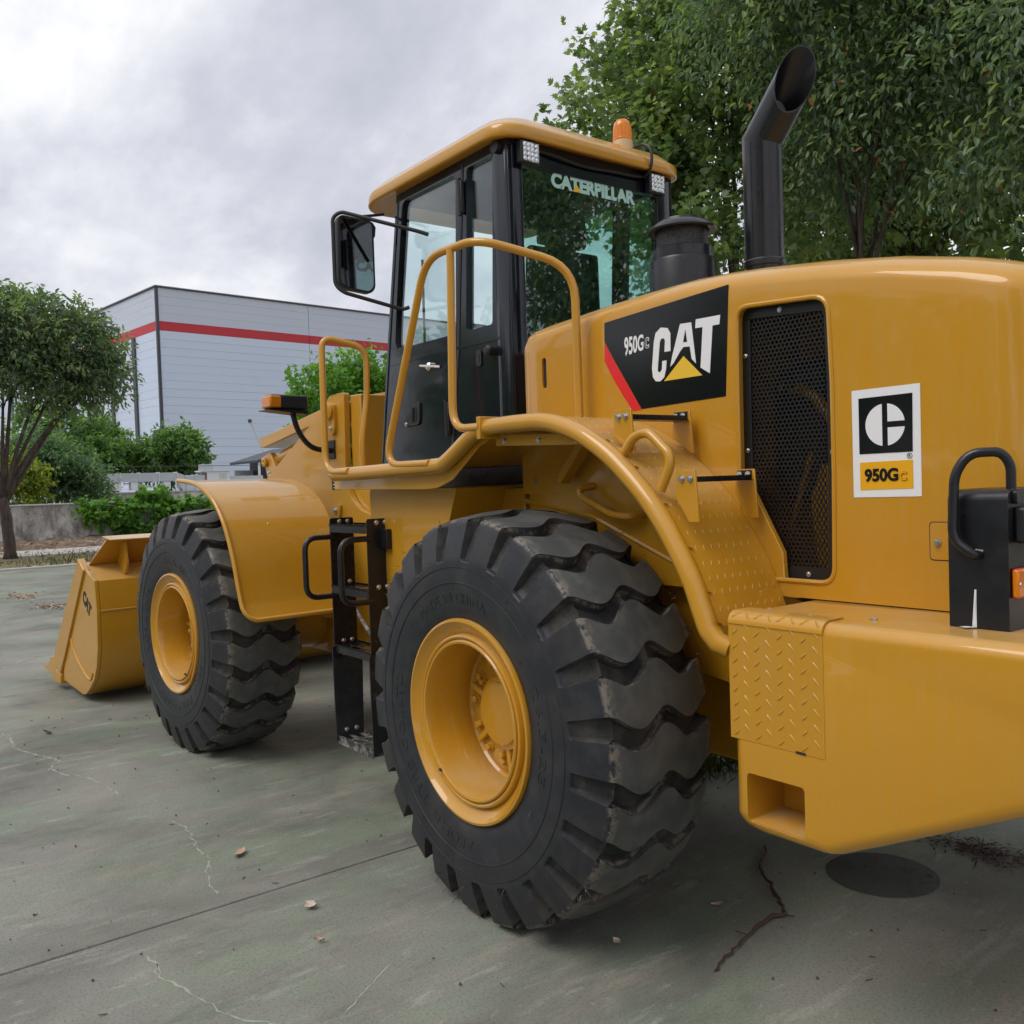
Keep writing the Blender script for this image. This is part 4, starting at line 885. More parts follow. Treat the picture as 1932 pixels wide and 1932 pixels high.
# sheet between tube and hood, following the same curve
cur = smooth([(x, 0, z) for x, z in PIPE[5:-1]], 5)
b = MB(); vs, fs = [], []
for p in cur: 
    nrm = Vector((p.x, 0, p.z-.78)).normalized()
    o_ = p+nrm*.020; i_ = p+nrm*.012
    for q_, y in ((o_, FY-.030), (o_, .812), (i_, .812), (i_, FY-.030)): vs.append((q_.x, y, q_.z))
for i in range(len(cur)-1):
    for j in range(4): fs.append((i*4+j, i*4+(j+1) % 4, i*4+4+(j+1) % 4, i*4+4+j))
fs += [(0, 1, 2, 3), tuple((len(cur)-1)*4+j for j in (3, 2, 1, 0))]
sheet_ = b.add(vs, fs).build('fender_sheet', YP, fen, ang=40)
b = MB(); pts, al = [], []; acc = 0
for i in range(len(cur)-1):
    a_, c_ = cur[i], cur[i+1]; seg_ = (c_-a_).length; acc += seg_
    if acc < .038: continue
    acc = 0; nrm = Vector((a_.x, 0, a_.z-.78)).normalized(); tg = (c_-a_).normalized()
    for j in range(9):
        y = .835+j*.038
        pts.append((Vector((a_.x, y, a_.z))+nrm*.0202, tg, Vector((0, 1, 0)), nrm)); al.append(.25)
lozenges(b, pts, al, .0115, .0042, .0017); b.build('tread_pattern', YP, sheet_)['kind'] = 'stuff'
b = MB(); b.tube([(p.x, FY-.031, p.z+.017) for p in cur], .004, 6); b.build('weld_bead', YP, fen)
for i in range(0, len(cur), 6):
    p = cur[i]; nrm = Vector((p.x, 0, p.z-.78)).normalized(); q_ = Vector((p.x, FY-.035, p.z))+nrm*.021
    b = MB(); b.add([q_+Vector(d) for d in ((-.012, 0, -.003), (.012, 0, -.003), (.008, .006, .005), (-.008, .006, .005), (0, -.008, .002))], [(0, 1, 2, 3), (0, 3, 4), (1, 4, 2), (2, 4, 3)]); b.build('weld_bead', YP, fen)
b = MB(); b.tube(fillet([(-.655, 1.165, 1.80), (-.70, 1.158, 1.86), (-.765, 1.155, 1.872), (-.86, 1.155, 1.79), (-.862, 1.158, 1.75), (-.825, 1.165, 1.672)], .045), .0165, 12); b.build('grab_handle', YP, fen)
# two steps on the fender
for x0, x1, zt, zlow0, zlow1 in ((-.60, -.685, 1.957, 1.862, 1.800), (-.885, -.965, 1.735, 1.650, 1.568)):
    for y in (1.15, .85):
        b = MB(); b.plate([(x0, zt), (x1, zt), (x1-.012, zlow1), (x1+.03 if zt < 1.9 else x1-.005, zlow1), (x0+.004, zlow0), (x0, zlow0+.05)], [], 'y', y-.004, y+.004)
        br = b.build('step_bracket', YP, fen, bevel=.0015)
        for x in (x0-.025, x0-.06):
            if y > 1: bolt((x, y+.004, zt-.025), '+y', br, .009, .012)
            else: bolt((x, y+.012, zt-.018), '+y', br, .008, .01)
    b = MB(); b.box(x0-.006, x1+.004, .856, 1.144, zt-.038, zt-.034)
    st = b.build('step_tread', BP, fen)
    b = MB()
    for xx in (x0-.006, x1+.004, (x0+x1)/2):
        for i in range(24):
            y = .87+i*.0115; b.box(xx-.0022, xx+.0022, y, y+.007, zt-.0345, zt-.020)
    b.build('step_teeth', BP, st, smooth=False)['kind'] = 'stuff'
    b = MB(); b.box(x0-.012, x1+.01, .8545, .8575, zt-.036, zt-.004); b.build('end_plate', BP, st)
# clamp plate and underside gusset
b = MB(); b.plate([(.112, 1.985), (.090, 1.985), (.088, 1.912), (-.43, 1.888), (-.43, 1.846), (.112, 1.868)], [], 'y', 1.135, 1.143); cl = b.build('fender_bracket', YP, fen, bevel=.002)
b = MB(); b.box(.086, .112, 1.143, 1.24, 1.895, 1.987); b.build('clamp', YP, fen, bevel=.003)
for x, z in ((.05, 1.886), (-.17, 1.877), (-.39, 1.866)): bolt((x, 1.144, z), '+y', cl, .010, .010)
b = MB(); b.plate([(.36, 1.84), (.10, 1.90), (.10, 1.62), (.30, 1.62)], [], 'y', .70, .80); b.build('fender_gusset', YP, loader, bevel=.004)
b = MB(); b.tube([(-.20, .90, 1.90), (.02, .86, 1.72)], .03, 4); b.build('fender_brace', YP, fen)
b = MB(); b.plate([(1.45, 1.80), (-.05, 1.92), (-.05, 1.30), (1.45, 1.30)], [], 'y', -.55, .58); b.build('cab_base', BP, loader, bevel=.01)  # black here stands in for the shade below platform and cab

# ---- platform
b = MB(); b.plate([(1.53, 1.778), (.50, 1.785), (.37, 1.80), (.20, 1.895), (.12, 1.92), (.12, 1.895), (.19, 1.87), (.40, 1.735), (.52, 1.703), (.60, 1.697), (1.53, 1.708)], [], 'y', 1.165, 1.172); pf = b.build('platform', YP, loader, bevel=.002)
b = MB(); b.plate([(1.50, 1.806), (.45, 1.812), (.20, 1.915), (.12, 1.935), (.12, 1.925), (.19, 1.90), (.44, 1.797), (1.50, 1.792)], [], 'y', .62, 1.166); b.build('platform_floor', YP, pf)
b = MB(); b.box(1.50, 1.53, .70, 1.164, 1.708, 1.790); b.build('platform_end', YP, pf, bevel=.003)
b = MB(); b.plate(rpoly([(1.335, 1.704), (.52, 1.704), (.70, 1.30), (.88, 1.0), (.92, .66), (1.30, .66)], .03), [], 'y', .55, 1.07); b.build('fuel_tank', YP, loader, bevel=.03, seg=3)
b = MB(); b.plate([(1.66, .72), (1.40, .62), (1.30, .64), (1.30, 1.60), (1.58, 1.60)], [], 'y', .50, .93); b.build('tank_step_box', YP, loader, bevel=.012)
b = MB(); b.plate([(.62, 1.69), (.40, 1.69), (.35, 1.25), (.70, 1.0)], [], 'y', .5, .78); b.build('valve_cover', YP, loader, bevel=.01)

# ---- handrails
tube_r = .0175
def rail(name, pts, r, parent, rad=tube_r, mat=YP, n=12): b = MB(); b.tube(fillet(pts, r, 6), rad, n); return b.build(name, mat, parent, ang=60)
rail('handrail', [(.50, 1.222, 1.812), (.90, 1.218, 1.815), (.50, 1.205, 2.715), (.13, 1.19, 2.715), (-.10, .87, 2.595), (-.105, .87, 1.965)], [0, .14, .12, .10, .14, 0], loader)
rail('handrail', [(.305, 1.205, 2.708), (.318, 1.215, 1.95), (.10, 1.228, 1.945)], [0, .12, 0], loader)
rail('handrail', [(1.26, 1.225, 1.80), (1.53, 1.22, 1.80), (1.56, 1.2, 2.525), (1.50, .965, 2.47), (1.506, .97, 2.20), (1.50, 1.01, 1.98), (1.505, 1.01, 1.80)], [0, .12, .07, .08, .05, .05, 0], loader)

# ---- cab
def cabx(z): return 1.745+(3.36-z)*.195        # leaning front post
cab = empty('cab', (0, 0, 0), loader)
CYL = .60
fr_x = [(cabx(3.36), 3.40), (cabx(1.84), 1.84)]
side_outer = [(.70, 3.424), (.745, 2.5), (.79, 1.84), (2.03, 1.84), (cabx(2.42), 2.42), (cabx(3.424), 3.424)]
doorg = rpoly([(1.672, 3.362), (1.122, 3.362), (1.170, 2.525), (1.815, 2.525), (1.775, 2.80)], [.05, .05, .06, .06, .02])
quart = rpoly([(1.020, 3.362), (.790, 3.365), (.838, 2.525), (1.073, 2.525)], .02)
for s_, nm in ((1, 'cab_side'), (-1, 'cab_side')):
    b = MB(); b.plate(side_outer, [doorg, quart], 'y', s_*CYL, s_*(CYL-.05)); b.build(nm, CP, cab, bevel=.004)
    for g_ in (doorg, quart):
        b = MB(); b.plate(g_, [], 'y', s_*(CYL-.020), s_*(CYL-.026)); b.build('window_pane', 'cab_glass', cab, ang=20)
b = MB(); b.plate([(1.045, 3.395), (1.062, 3.395), (1.165, 2.44), (1.26, 1.86), (1.235, 1.86), (1.14, 2.44)], [], 'y', .6005, .6035); b.build('door_seal', 'black_plastic', cab)
b = MB(); b.plate([(.745, 2.455), (1.86, 2.455), (1.885, 2.435), (.748, 2.44)], [], 'y', .6005, .604); b.build('waist_moulding', CP, cab, bevel=.001)
for z0, z1, x in ((3.135, 3.305, 1.055), (1.99, 2.165, 1.252)):
    b = MB(); b.box(x-.018, x+.018, .604, .628, z0, z1); hg = b.build('door_hinge', 'black_plastic', cab, bevel=.006)
    b = MB(); b.tube([(x, .626, z0-.012), (x, .626, z1+.012)], .011, 10); b.build('hinge_pin', 'black_plastic', hg)
b = MB(); b.plate(rpoly([(1.725, 2.10), (1.60, 2.19), (1.545, 2.20), (1.555, 2.065), (1.72, 2.058)], .03), [], 'y', .600, .612); dh = b.build('door_handle', 'black_plastic', cab, bevel=.004)
b = MB(); b.plate(rpoly([(1.685, 2.10), (1.61, 2.165), (1.575, 2.17), (1.58, 2.085), (1.68, 2.085)], .02), [], 'y', .6122, .614); b.build('handle_recess', 'dark_interior', dh)
b = MB(); b.tube([(1.615, .618, 2.085), (1.605, .618, 2.165)], .009, 8); b.build('handle_bar', 'black_plastic', dh)
bolt((1.695, .613, 2.075), '+y', dh, .010, .008)
b = MB(); b.tube(fillet([(1.52, .603, 2.395), (1.50, .63, 2.392), (1.36, .63, 2.372), (1.335, .603, 2.37)], .02), .008, 8); lk = b.build('door_lock_bar', 'chrome', cab)
b = MB(); b.lathe([(0, .60), (.024, .60), (.024, .618), (.015, .626), (0, .627)], 16, (1.43, 0, 2.38)); b.build('lock_barrel', 'chrome', lk)
b = MB(); b.plate(rrect(.935, .98, 2.325, 2.41, .02), [], 'y', .600, .609); b.build('key_plate', 'black_plastic', cab, bevel=.003)
b = MB(); b.plate(rrect(.948, .967, 2.345, 2.39, .008), [], 'y', .6092, .6105); b.build('key_slot', 'dark_interior', cab)
b = MB(); b.lathe([(0, .60), (.026, .60), (.026, .645), (.018, .655), (0, .656)], 14, (.83, 0, 2.39)); b.build('door_bumper', 'black_plastic', cab)
b = MB(); b.lathe([(0, .60), (.030, .60), (.030, .625), (0, .628)], 18, (.745, 0, 3.385)); b.build('post_cap', 'black_plastic', cab)
# rear wall with bevelled left corner and big rear window
rg = rrect(-.47, .515, 2.05, 3.30, .035)
b = MB(); b.plate([(-.59, 1.84), (.59, 1.84), (.59, 3.424), (-.59, 3.424)], [rg], 'x', .68, .72); b.build('rear_wall', CP, cab, bevel=.004)
b = MB(); b.plate(rg, [], 'x', .690, .696); rgo = b.build('rear_window', 'rear_glass', cab, ang=20)
b = MB(); b.plate([(.678, .50), (.678, .56), (.692, .598), (.76, .606), (.80, .60), (.74, .56)], [], 'z', 1.84, 3.424); b.build('corner_post', CP, cab, bevel=.006)
b = MB(); b.plate([(.678, -.50), (.678, -.56), (.692, -.598), (.76, -.606), (.80, -.60), (.74, -.56)], [], 'z', 1.84, 3.424); b.build('corner_post', CP, cab, bevel=.006)
v, f = text_fit('CATERPILLAR', .305, -.302, 3.226, 3.304, .055, .5, .98)
MB().add([(.6885+(.0005 if w > 0 else -.0005), u, t_) for u, t_, w in v], f).build('window_lettering', 'decal_teal', rgo, ang=20)
b = MB(); b.add([(.6872, .16, 3.228), (.6872, .10, 3.228), (.6872, .13, 3.268)], [(0, 1, 2)]); b.build('window_triangle', 'logo_yellow', rgo)
# front and inside
for s_ in (1, -1):
    b = MB(); b.tube([(cabx(3.38)-.03, s_*.565, 3.38), (cabx(1.86)-.03, s_*.565, 1.86)], .04, 8); b.build('front_post', CP, cab)
fz0, fz1 = 2.15, 3.36
b = MB(); b.add([(cabx(fz0)-.035, -.55, fz0), (cabx(fz0)-.035, .55, fz0), (cabx(fz1)-.035, .55, fz1), (cabx(fz1)-.035, -.55, fz1)], [(0, 1, 2, 3)]); b.build('windscreen', 'cab_glass', cab)
b = MB(); b.plate([(1.95, 1.84), (1.99, 1.84), (cabx(2.16), 2.16), (cabx(2.16)-.04, 2.16)], [], 'y', -.56, .56); b.build('front_panel', CP, cab)
b = MB(); b.box(.72, 1.98, -.55, .55, 1.84, 1.88); b.build('cab_floor', 'dark_interior', cab)
b = MB(); b.box(.72, 1.74, -.56, .56, 3.36, 3.428); b.build('headlining', 'dark_interior', cab)
b = MB(); b.box(.95, 1.42, -.25, .25, 2.28, 2.42); b.box(1.0, 1.3, -.15, .15, 1.9, 2.28); seat = b.build('seat', 'seat_cloth', cab, bevel=.05, seg=3)
b = MB(); b.plate(rpoly([(.92, 2.40), (1.04, 2.40), (1.0, 3.0), (.93, 3.0)], .03), [], 'y', -.235, .235); b.build('seat_back', 'seat_cloth', seat, bevel=.05, seg=3)
b = MB(); b.plate(rpoly([(.93, 3.02), (1.01, 3.02), (1.0, 3.22), (.94, 3.22)], .03), [], 'y', -.15, .15); b.build('headrest', 'seat_cloth', seat, bevel=.04, seg=3)
b = MB(); b.tube([(1.82, 0, 1.9), (1.66, 0, 2.55)], .045, 10); sc = b.build('steering_column', 'dark_interior', cab)
b = MB(); ct = Vector((1.64, 0, 2.6)); ux = Vector((0, 1, 0)); uz = Vector((.75, 0, .5)).normalized()
b.tube([ct+ux*.2*math.cos(2*PI*i/28)+uz*.2*math.sin(2*PI*i/28) for i in range(28)], .015, 8, closed=True); b.tube([ct-ux*.2, ct+ux*.2], .012, 6); b.build('steering_wheel', 'dark_interior', sc)
b = MB(); b.box(1.55, 1.9, -.5, -.25, 1.88, 2.6); b.build('console', 'dark_interior', cab, bevel=.03)
b = MB(); b.tube([(1.80, .40, 2.55), (1.70, .46, 3.05)], .008, 6); b.build('wiper', 'black_plastic', cab)
b = MB(); b.plate([(-.40, 2.5), (-.30, 2.5), (-.26, 3.30), (-.40, 3.30)], [], 'x', 1.30, 1.34); b.build('inner_post', 'dark_interior', cab)
# roof
def rr3(x0, x1, y, r): return fillet([(x0, -y, 0), (x1, -y, 0), (x1, y, 0), (x0, y, 0)], r, 7, True)
vs, fs = [], []
LV = [(3.424, .06), (3.418, .012), (3.421, .003), (3.427, 0), (3.472, .002), (3.482, .006), (3.492, .016), (3.526, .060), (3.541, .12), (3.552, .34)]
for z, ins in LV:
    rg_ = rr3(.605+ins, 2.05-ins, .660-ins, [.10, .12, .12, .17][0] if 0 else .17); kk = len(rg_)
    for p in rg_:
        dz = -.030*max(0, (p.x-1.65)/.35)**2 - (.012*max(0, (.9-p.x)/.3) if ins < .05 else 0)
        vs.append((p.x, p.y+.014, z+dz))
for i in range(len(LV)-1):
    for j in range(kk): fs.append((i*kk+j, i*kk+(j+1) % kk, (i+1)*kk+(j+1) % kk, (i+1)*kk+j))
fs.append(tuple(range(kk))); fs.append(tuple((len(LV)-1)*kk+j for j in range(kk)))
roof = MB().add(vs, fs).build('roof', YP, cab, ang=50)
# work lamps
for y0 in (.487, -.418):
    b = MB(); b.box(.625, .665, y0-.062, y0+.062, 3.292, 3.405); wlp = b.build('work_lamp', 'black_plastic', cab, bevel=.006)
    b = MB(); b.box(.6215, .6248, y0-.05, y0+.05, 3.302, 3.395); b.build('lamp_lens', 'lamp_lens', wlp)
    for i in range(4):
        for j in range(4):
            b = MB(); b.lathe([(0, .6205), (.006, .6200), (.0105, .6215)], 8, (0, y0-.037+i*.0247, 3.314+j*.0228), 'x'); b.build('led', 'chrome', wlp)
    b = MB(); b.box(.64, .70, y0-.02, y0+.02, 3.405, 3.425); b.build('lamp_bracket', 'black_plastic', wlp)
b = MB(); b.tube(smooth([(.67, .42, 3.385), (.66, .30, 3.375), (.665, .1, 3.36), (.66, -.15, 3.37), (.66, -.3, 3.375), (.65, -.42, 3.40)], 5), .008, 8); b.build('lamp_cable', 'black_plastic', cab)
b = MB(); b.tube(smooth([(.73, -.33, 3.55), (.65, -.335, 3.555), (.596, -.34, 3.51), (.598, -.34, 3.42), (.65, -.34, 3.375)], 5), .008, 8); b.build('beacon_cable', 'black_plastic', cab)
# beacon
bx, by = .78, -.31
b = MB(); b.lathe([(0, 3.53), (.060, 3.53), (.060, 3.565), (.055, 3.605), (.05, 3.607), (0, 3.607)], 28, (bx, by, 0), 'z'); be = b.build('beacon', 'beacon_base', cab, ang=40)
b = MB(); b.lathe([(.056, 3.607), (.056, 3.617), (.052, 3.621), (.050, 3.685), (.045, 3.707), (.03, 3.722), (0, 3.726)], 28, (bx, by, 0), 'z'); b.build('beacon_dome', 'amber_lens', be)
b = MB()
for i in range(14): a = 2*PI*i/14; b.tube([(bx+.052*math.cos(a), by+.052*math.sin(a), 3.623), (bx+.0485*math.cos(a), by+.0485*math.sin(a), 3.688)], .003, 5)
b.build('dome_ribs', 'amber_lens', be)['kind'] = 'stuff'
# mirror
mr = rail('mirror', [(1.40, .605, 3.107), (1.43, .64, 3.125), (1.74, .965, 3.265), (1.77, 1.0, 3.235), (1.77, 1.0, 2.86), (1.74, .965, 2.815), (1.66, .63, 2.735), (1.63, .605, 2.745)], [0, .03, .06, .03, .05, .05, .03, 0], cab, .011, 'black_plastic')
mo = []
mp_ = rpoly([(.752, 3.242), (.978, 3.256), (.985, 2.842), (.785, 2.826), (.752, 2.86)], [.03, .05, .05, .03, .03], 5)
b = MB(); b.plate(mp_, [], 'x', 1.75, 1.79); b.build('mirror_housing', 'black_plastic', mr, bevel=.008)
mi_ = [(.868+(p[0]-.868)*.88, 3.04+(p[1]-3.04)*.94) for p in mp_]
b = MB(); b.plate(mi_, [], 'x', 1.7465, 1.7495); b.build('mirror_pane', 'mirror_glass', mr, ang=20)
b = MB(); b.lathe([(0, -.05), (.028, -.05), (.04, -.03), (.045, .02), (.03, .045), (0, .05)], 18, (1.80, .76, 3.20), 'z'); b.build('convex_mirror', 'black_plastic', mr)
b = MB(); b.tube([(1.80, .76, 3.24), (1.79, .80, 3.275), (1.86, .62, 3.33)], .009, 8); b.build('mirror_bracket', 'black_plastic', mr)

# ---- ladder below the platform
lad = empty('ladder', (0, 0, 0), loader)
for x, y0, y1 in ((1.60, 1.035, 1.175), (1.19, 1.035, 1.175)):
    b = MB(); b.plate(rpoly([(y0, 1.555), (y1, 1.555), (y1+.0, .845), (y0, .845)], .012), [], 'x', x-.004, x+.004); sg = b.build('stringer', BP, lad, bevel=.0015)
    b = MB(); b.plate(rpoly([(y0-.02, .85), (y1+.02, .85), (y1+.015, .345), (y0-.01, .345)], .01), [], 'x', x-.018, x-.010); sk = b.build('lower_stringer', 'rubber', lad, bevel=.002)
    b = MB(); b.plate(rpoly([(y0-.022, .865), (y1+.022, .865), (y1+.022, .80), (y0-.022, .80)], .012), [], 'x', x-.024, x-.0185); b.build('clamp_plate', BP, lad, bevel=.0015)
    for z in (1.535, 1.205, .885): 
        for yy in (.035, .085): bolt((x-.004, y0+yy, z), '-x', sg, .010, .010)
    for z in (.82, .40):
        for yy in (.035, .095): bolt((x-.0245 if z > .5 else x-.018, y0+yy, z), '-x', sk, .010, .010)
    rail('grip', [(x-.002, y1-.02, 1.455), (x-.002, y1+.15, 1.455), (x-.002, y1+.15, 1.135), (x-.002, y1-.02, 1.135)], [0, .07, .07, 0], sg, .0155, BP)
for z, mt in ((1.515, BP), (1.185, BP), (.865, BP), (.365, 'worn_step')):
    x0, x1 = 1.19, 1.60
    holes = [rrect(x1-.06-i*.115-.045, x1-.06-i*.115+.045, y-.020, y+.020, .012) for i in range(3) for y in (1.075, 1.135)] if z < 1.6 else []
    b = MB(); b.plate([(x0, 1.03), (x1, 1.03), (x1, 1.18), (x0, 1.18)], holes, 'z', z-.004, z); sp_ = b.build('ladder_step', mt, lad)
    b = MB()
    for i in range(34):
        x = x0+.006+i*.0120; b.box(x, x+.006, 1.177, 1.181, z, z+.010); b.box(x, x+.006, 1.029, 1.033, z, z+.010)
    b.build('step_teeth', mt, sp_, smooth=False)['kind'] = 'stuff'
    b = MB(); b.box(x0+.004, x1-.004, 1.176, 1.1795, z-.035, z-.004); b.build('step_lip', mt, sp_)
b = MB(); b.box(1.12, 1.26, 1.06, 1.10, 1.40, 1.50); b.build('ladder_bracket', BP, lad, bevel=.003)
b = MB(); b.tube([(1.62, .92, .86), (2.30, .72, 1.02)], .012, 8); b.build('safety_bar', 'worn_step', loader)

# ---- rear lamp guard on the counterweight
b = MB(); b.plate([(.60, 1.2985), (1.03, 1.2985)]+[(1.0+.03*math.cos(a), 1.628+.03*math.sin(a)) for a in [PI/2*i/6 for i in range(7)]]+[(.60, 1.658)], [], 'x', -1.873, -1.72)
lg = b.build('lamp_guard', BP, loader, bevel=.003)
b = MB(); b.plate(rrect(.66, 1.006, 1.62, 1.655, .01), [], 'x', -1.885, -1.8735); b.build('guard_visor', BP, lg, bevel=.002)
rail('guard_handle', [(-1.80, 1.028, 1.491), (-1.80, 1.058, 1.491), (-1.748, 1.062, 1.53), (-1.752, 1.055, 1.70), (-1.782, 1.035, 1.753), (-1.845, 1.0, 1.753), (-1.862, .985, 1.72), (-1.862, .985, 1.64)], [0, .03, .05, .05, .03, .04, .03, 0], lg, .0125, BP)
b = MB(); b.add([(-1.792, 1.0305, 1.40), (-1.787, 1.0305, 1.40), (-1.780, 1.0308, 1.302), (-1.792, 1.0308, 1.302), (-1.790, 1.034, 1.36)], [(0, 1, 4), (1, 2, 4), (2, 3, 4), (3, 0, 4), (0, 3, 2, 1)]); b.build('silicone_run', 'weld_white', lg)
b = MB(); b.add([(-1.795, 1.04, 1.3035), (-1.775, 1.06, 1.3035), (-1.755, 1.05, 1.3035), (-1.77, 1.034, 1.3035)], [(0, 1, 2, 3)]); b.build('silicone_run', 'weld_white', lg)
b = MB(); b.add([(-1.80, 1.048, 1.507), (-1.812, 1.031, 1.503), (-1.805, 1.031, 1.487), (-1.79, 1.05, 1.50)], [(0, 1, 2, 3)]); b.build('weld_spatter', 'weld_white', lg)
b = MB(); b.box(-1.905, -1.8735, .78, 1.00, 1.52, 1.612); hl = b.build('reversing_lamp', 'black_plastic', lg, bevel=.008)
b = MB(); b.box(-1.9085, -1.9052, .80, .98, 1.53, 1.602); b.build('lamp_lens', 'clear_lens', hl)
b = MB(); b.box(-1.89, -1.8735, .72, 1.018, 1.381, 1.457); tl_ = b.build('tail_lamp', 'red_lens', lg, bevel=.006)
b = MB(); b.box(-1.8915, -1.8745, .975, 1.0185, 1.383, 1.455); b.build('turn_lens', 'amber_lens', tl_, bevel=.005)
bolt((-1.889, 1.008, 1.418), '-x', tl_, .005, .005)

# ---- front fender (front frame coordinates)
FC = smooth([(3.30, 0, 1.800), (3.10, 0, 1.785), (2.944, 0, 1.755), (2.80, 0, 1.695), (2.70, 0, 1.625), (2.60, 0, 1.51), (2.511, 0, 1.339), (2.45, 0, 1.161), (2.415, 0, 1.06), (2.395, 0, 1.02), (2.375, 0, .985), (2.36, 0, .962), (2.352, 0, .952)], 4)
FZ = .952; FR = .085
def ymax(z):
    q_ = z-FZ
    return 1.362 if q_ > FR else 1.362-FR+math.sqrt(max(0, FR*FR-(FR-q_)**2))
vs, fs = [], []
for p in FC:
    nrm = Vector((p.x-3.35, 0, p.z-.79)).normalized(); ym = ymax(p.z)
    ysec = [.64+(ym-.64)*k_ for k_ in (0, .16, .38, .6, .82, .94, .98, 1)]
    for y in ysec: vs.append((p.x, y, p.z))
    for y in reversed(ysec): q_ = p-nrm*.008; vs.append((q_.x, y, q_.z))
kk = 16
for i in range(len(FC)-1):
    for j in range(kk): fs.append((i*kk+j, i*kk+(j+1) % kk, (i+1)*kk+(j+1) % kk, (i+1)*kk+j))
fs += [tuple(range(kk)), tuple(reversed([(len(FC)-1)*kk+j for j in range(kk)]))]
ff = MB().add(vs, fs).build('front_fender', YP, loader, ang=50, front=True)
edge = [(p.x, ymax(p.z), p.z) for p in FC]+[(2.352, y, .952) for y in (1.15, .9, .65)]
b = MB(); b.tube(edge, .015, 8); b.build('fender_edge', YP, ff, ang=60)
b = MB(); b.lathe([(0, 0), (.006, .002), (.004, .005), (0, .006)], 8, (2.60, 1.08, 1.51)); b.build('paint_chip', 'decal_white', ff)

# ---- loader tower, boom, linkage (front frame)
TW = [(2.735, 2.367), (2.93, 2.36), (3.045, 2.26), (4.0, 1.775), (4.9, .80), (4.96, .55), (4.72, .5), (4.2, 1.15), (3.3, 1.5), (2.76, 1.55)]
for y in (.42, -.38):
    b = MB(); b.plate(rpoly(TW, [.03, .03, .05, .05, .15, .1, .1, .2, .1, .05]), [], 'y', y-.045, y); b.build('boom', YP, loader, bevel=.008, front=True)
for y in (.12, -.12):
    b = MB(); b.plate(rpoly([(2.62, 2.37), (2.90, 2.37), (3.0, 2.1), (3.0, 1.6), (2.62, 1.6)], .03), [], 'y', y-.02, y+.02); b.build('tower_plate', YP, loader, bevel=.006, front=True)
b = MB(); b.box(2.60, 2.735, .15, .374, 1.6, 2.345); b.build('tower_web', YP, loader, bevel=.008, front=True)
b = MB(); b.plate(rpoly([(2.42, 1.535), (2.54, 1.56), (2.64, 1.63), (2.70, 1.72), (2.72, 1.86), (3.25, 1.86), (3.25, .8), (2.2, .8), (2.2, 1.35)], [.03, .05, .06, .06, .02, .05, .05, .05, .08]), [], 'y', .405, .44); b.build('frame_plate', YP, loader, bevel=.006, front=True)
b = MB(); b.plate(rpoly([(2.835, 2.30), (2.905, 2.30), (2.915, 2.12), (2.875, 2.07), (2.835, 2.12)], .03), [], 'y', .42, .445); pb1 = b.build('pin_plate', YP, loader, bevel=.004, front=True)
b = MB(); b.lathe([(0, .42), (.06, .42), (.06, .462), (.045, .47), (0, .47)], 24, (2.90, 0, 2.25)); b.build('pin_boss', YP, loader, front=True)
bolt((2.88, .446, 2.13), '+y', pb1, .012, .014)
b = MB(); b.tube([(2.80, -.1, 2.24), (2.80, .36, 2.24)], .075, 18); bp = b.build('boom_pin', YP, loader, front=True)
b = MB(); b.tube([(2.80, .15, 2.24), (2.80, .17, 2.24)], .09, 18); b.build('pin_collar', YP, bp)
b = MB(); b.box(2.66, 2.74, .10, .37, 2.05, 2.19); b.build('pin_stop', YP, loader, bevel=.006, front=True)
b = MB(); b.plate(rpoly([(2.775, 1.605), (2.86, 1.605), (2.90, 1.44), (2.86, 1.40), (2.81, 1.42)], .02), [], 'y', .441, .46); pb2 = b.build('pin_plate', YP, loader, bevel=.004, front=True)
b = MB(); b.lathe([(.018, .46), (.045, .46), (.045, .49), (.03, .495), (.018, .47), (0, .47)], 24, (2.852, 0, 1.455)); b.build('pin_boss', YP, loader, front=True)
bolt((2.835, .461, 1.565), '+y', pb2, .016, .016)
b = MB(); b.plate([(3.25, 2.30), (4.27, 2.14), (4.27, 2.07), (4.20, 2.06), (3.25, 2.21)], [], 'y', .10, .30); bc = b.build('bell_crank', YP, loader, bevel=.008, front=True)
b = MB(); b.plate(rpoly([(4.30, 1.99), (4.18, 2.03), (4.02, 1.82), (4.10, 1.78), (4.24, 1.82)], .03), [], 'y', .22, .26); b.build('link_plate', YP, loader, bevel=.006, front=True)
b = MB(); b.plate(rpoly([(4.30, 1.99), (4.18, 2.03), (4.02, 1.82), (4.10, 1.78), (4.24, 1.82)], .03), [], 'y', .08, .12); b.build('link_plate', YP, loader, bevel=.006, front=True)
b = MB(); b.lathe([(0, .06), (.04, .06), (.04, .285), (.018, .29), (0, .28)], 20, (4.25, 0, 1.95)); b.build('link_pin', YP, loader, front=True)
for x, z in ((4.20, 1.86), (4.175, 1.84)): bolt((x, .262, z), '+y', bc, .012, .014)
b = MB(); b.tube([(4.25, .18, 1.95), (3.85, .18, 2.02)], .055, 14, radii=[.055, .065]); b.build('tilt_cylinder', YP, loader, front=True)
b = MB(); b.tube([(3.86, .18, 2.02), (3.45, .18, 2.12)], .032, 14); b.build('tilt_rod', 'chrome', loader, front=True)
b = MB(); b.tube([(4.6, -.38, .9), (4.6, .42, .9)], .10, 18); b.build('boom_cross_tube', YP, loader, front=True)
b = MB(); b.tube([(2.5, .30, 1.0), (4.3, .30, 1.15)], .06, 14); b.build('lift_cylinder', YP, loader, front=True)
b = MB(); b.plate([(2.90, 1.775), (2.785, 1.775), (2.785, 1.705), (2.90, 1.705)], [], 'y', .441, .4425); ip = b.build('data_plate', 'decal_black', loader, front=True)
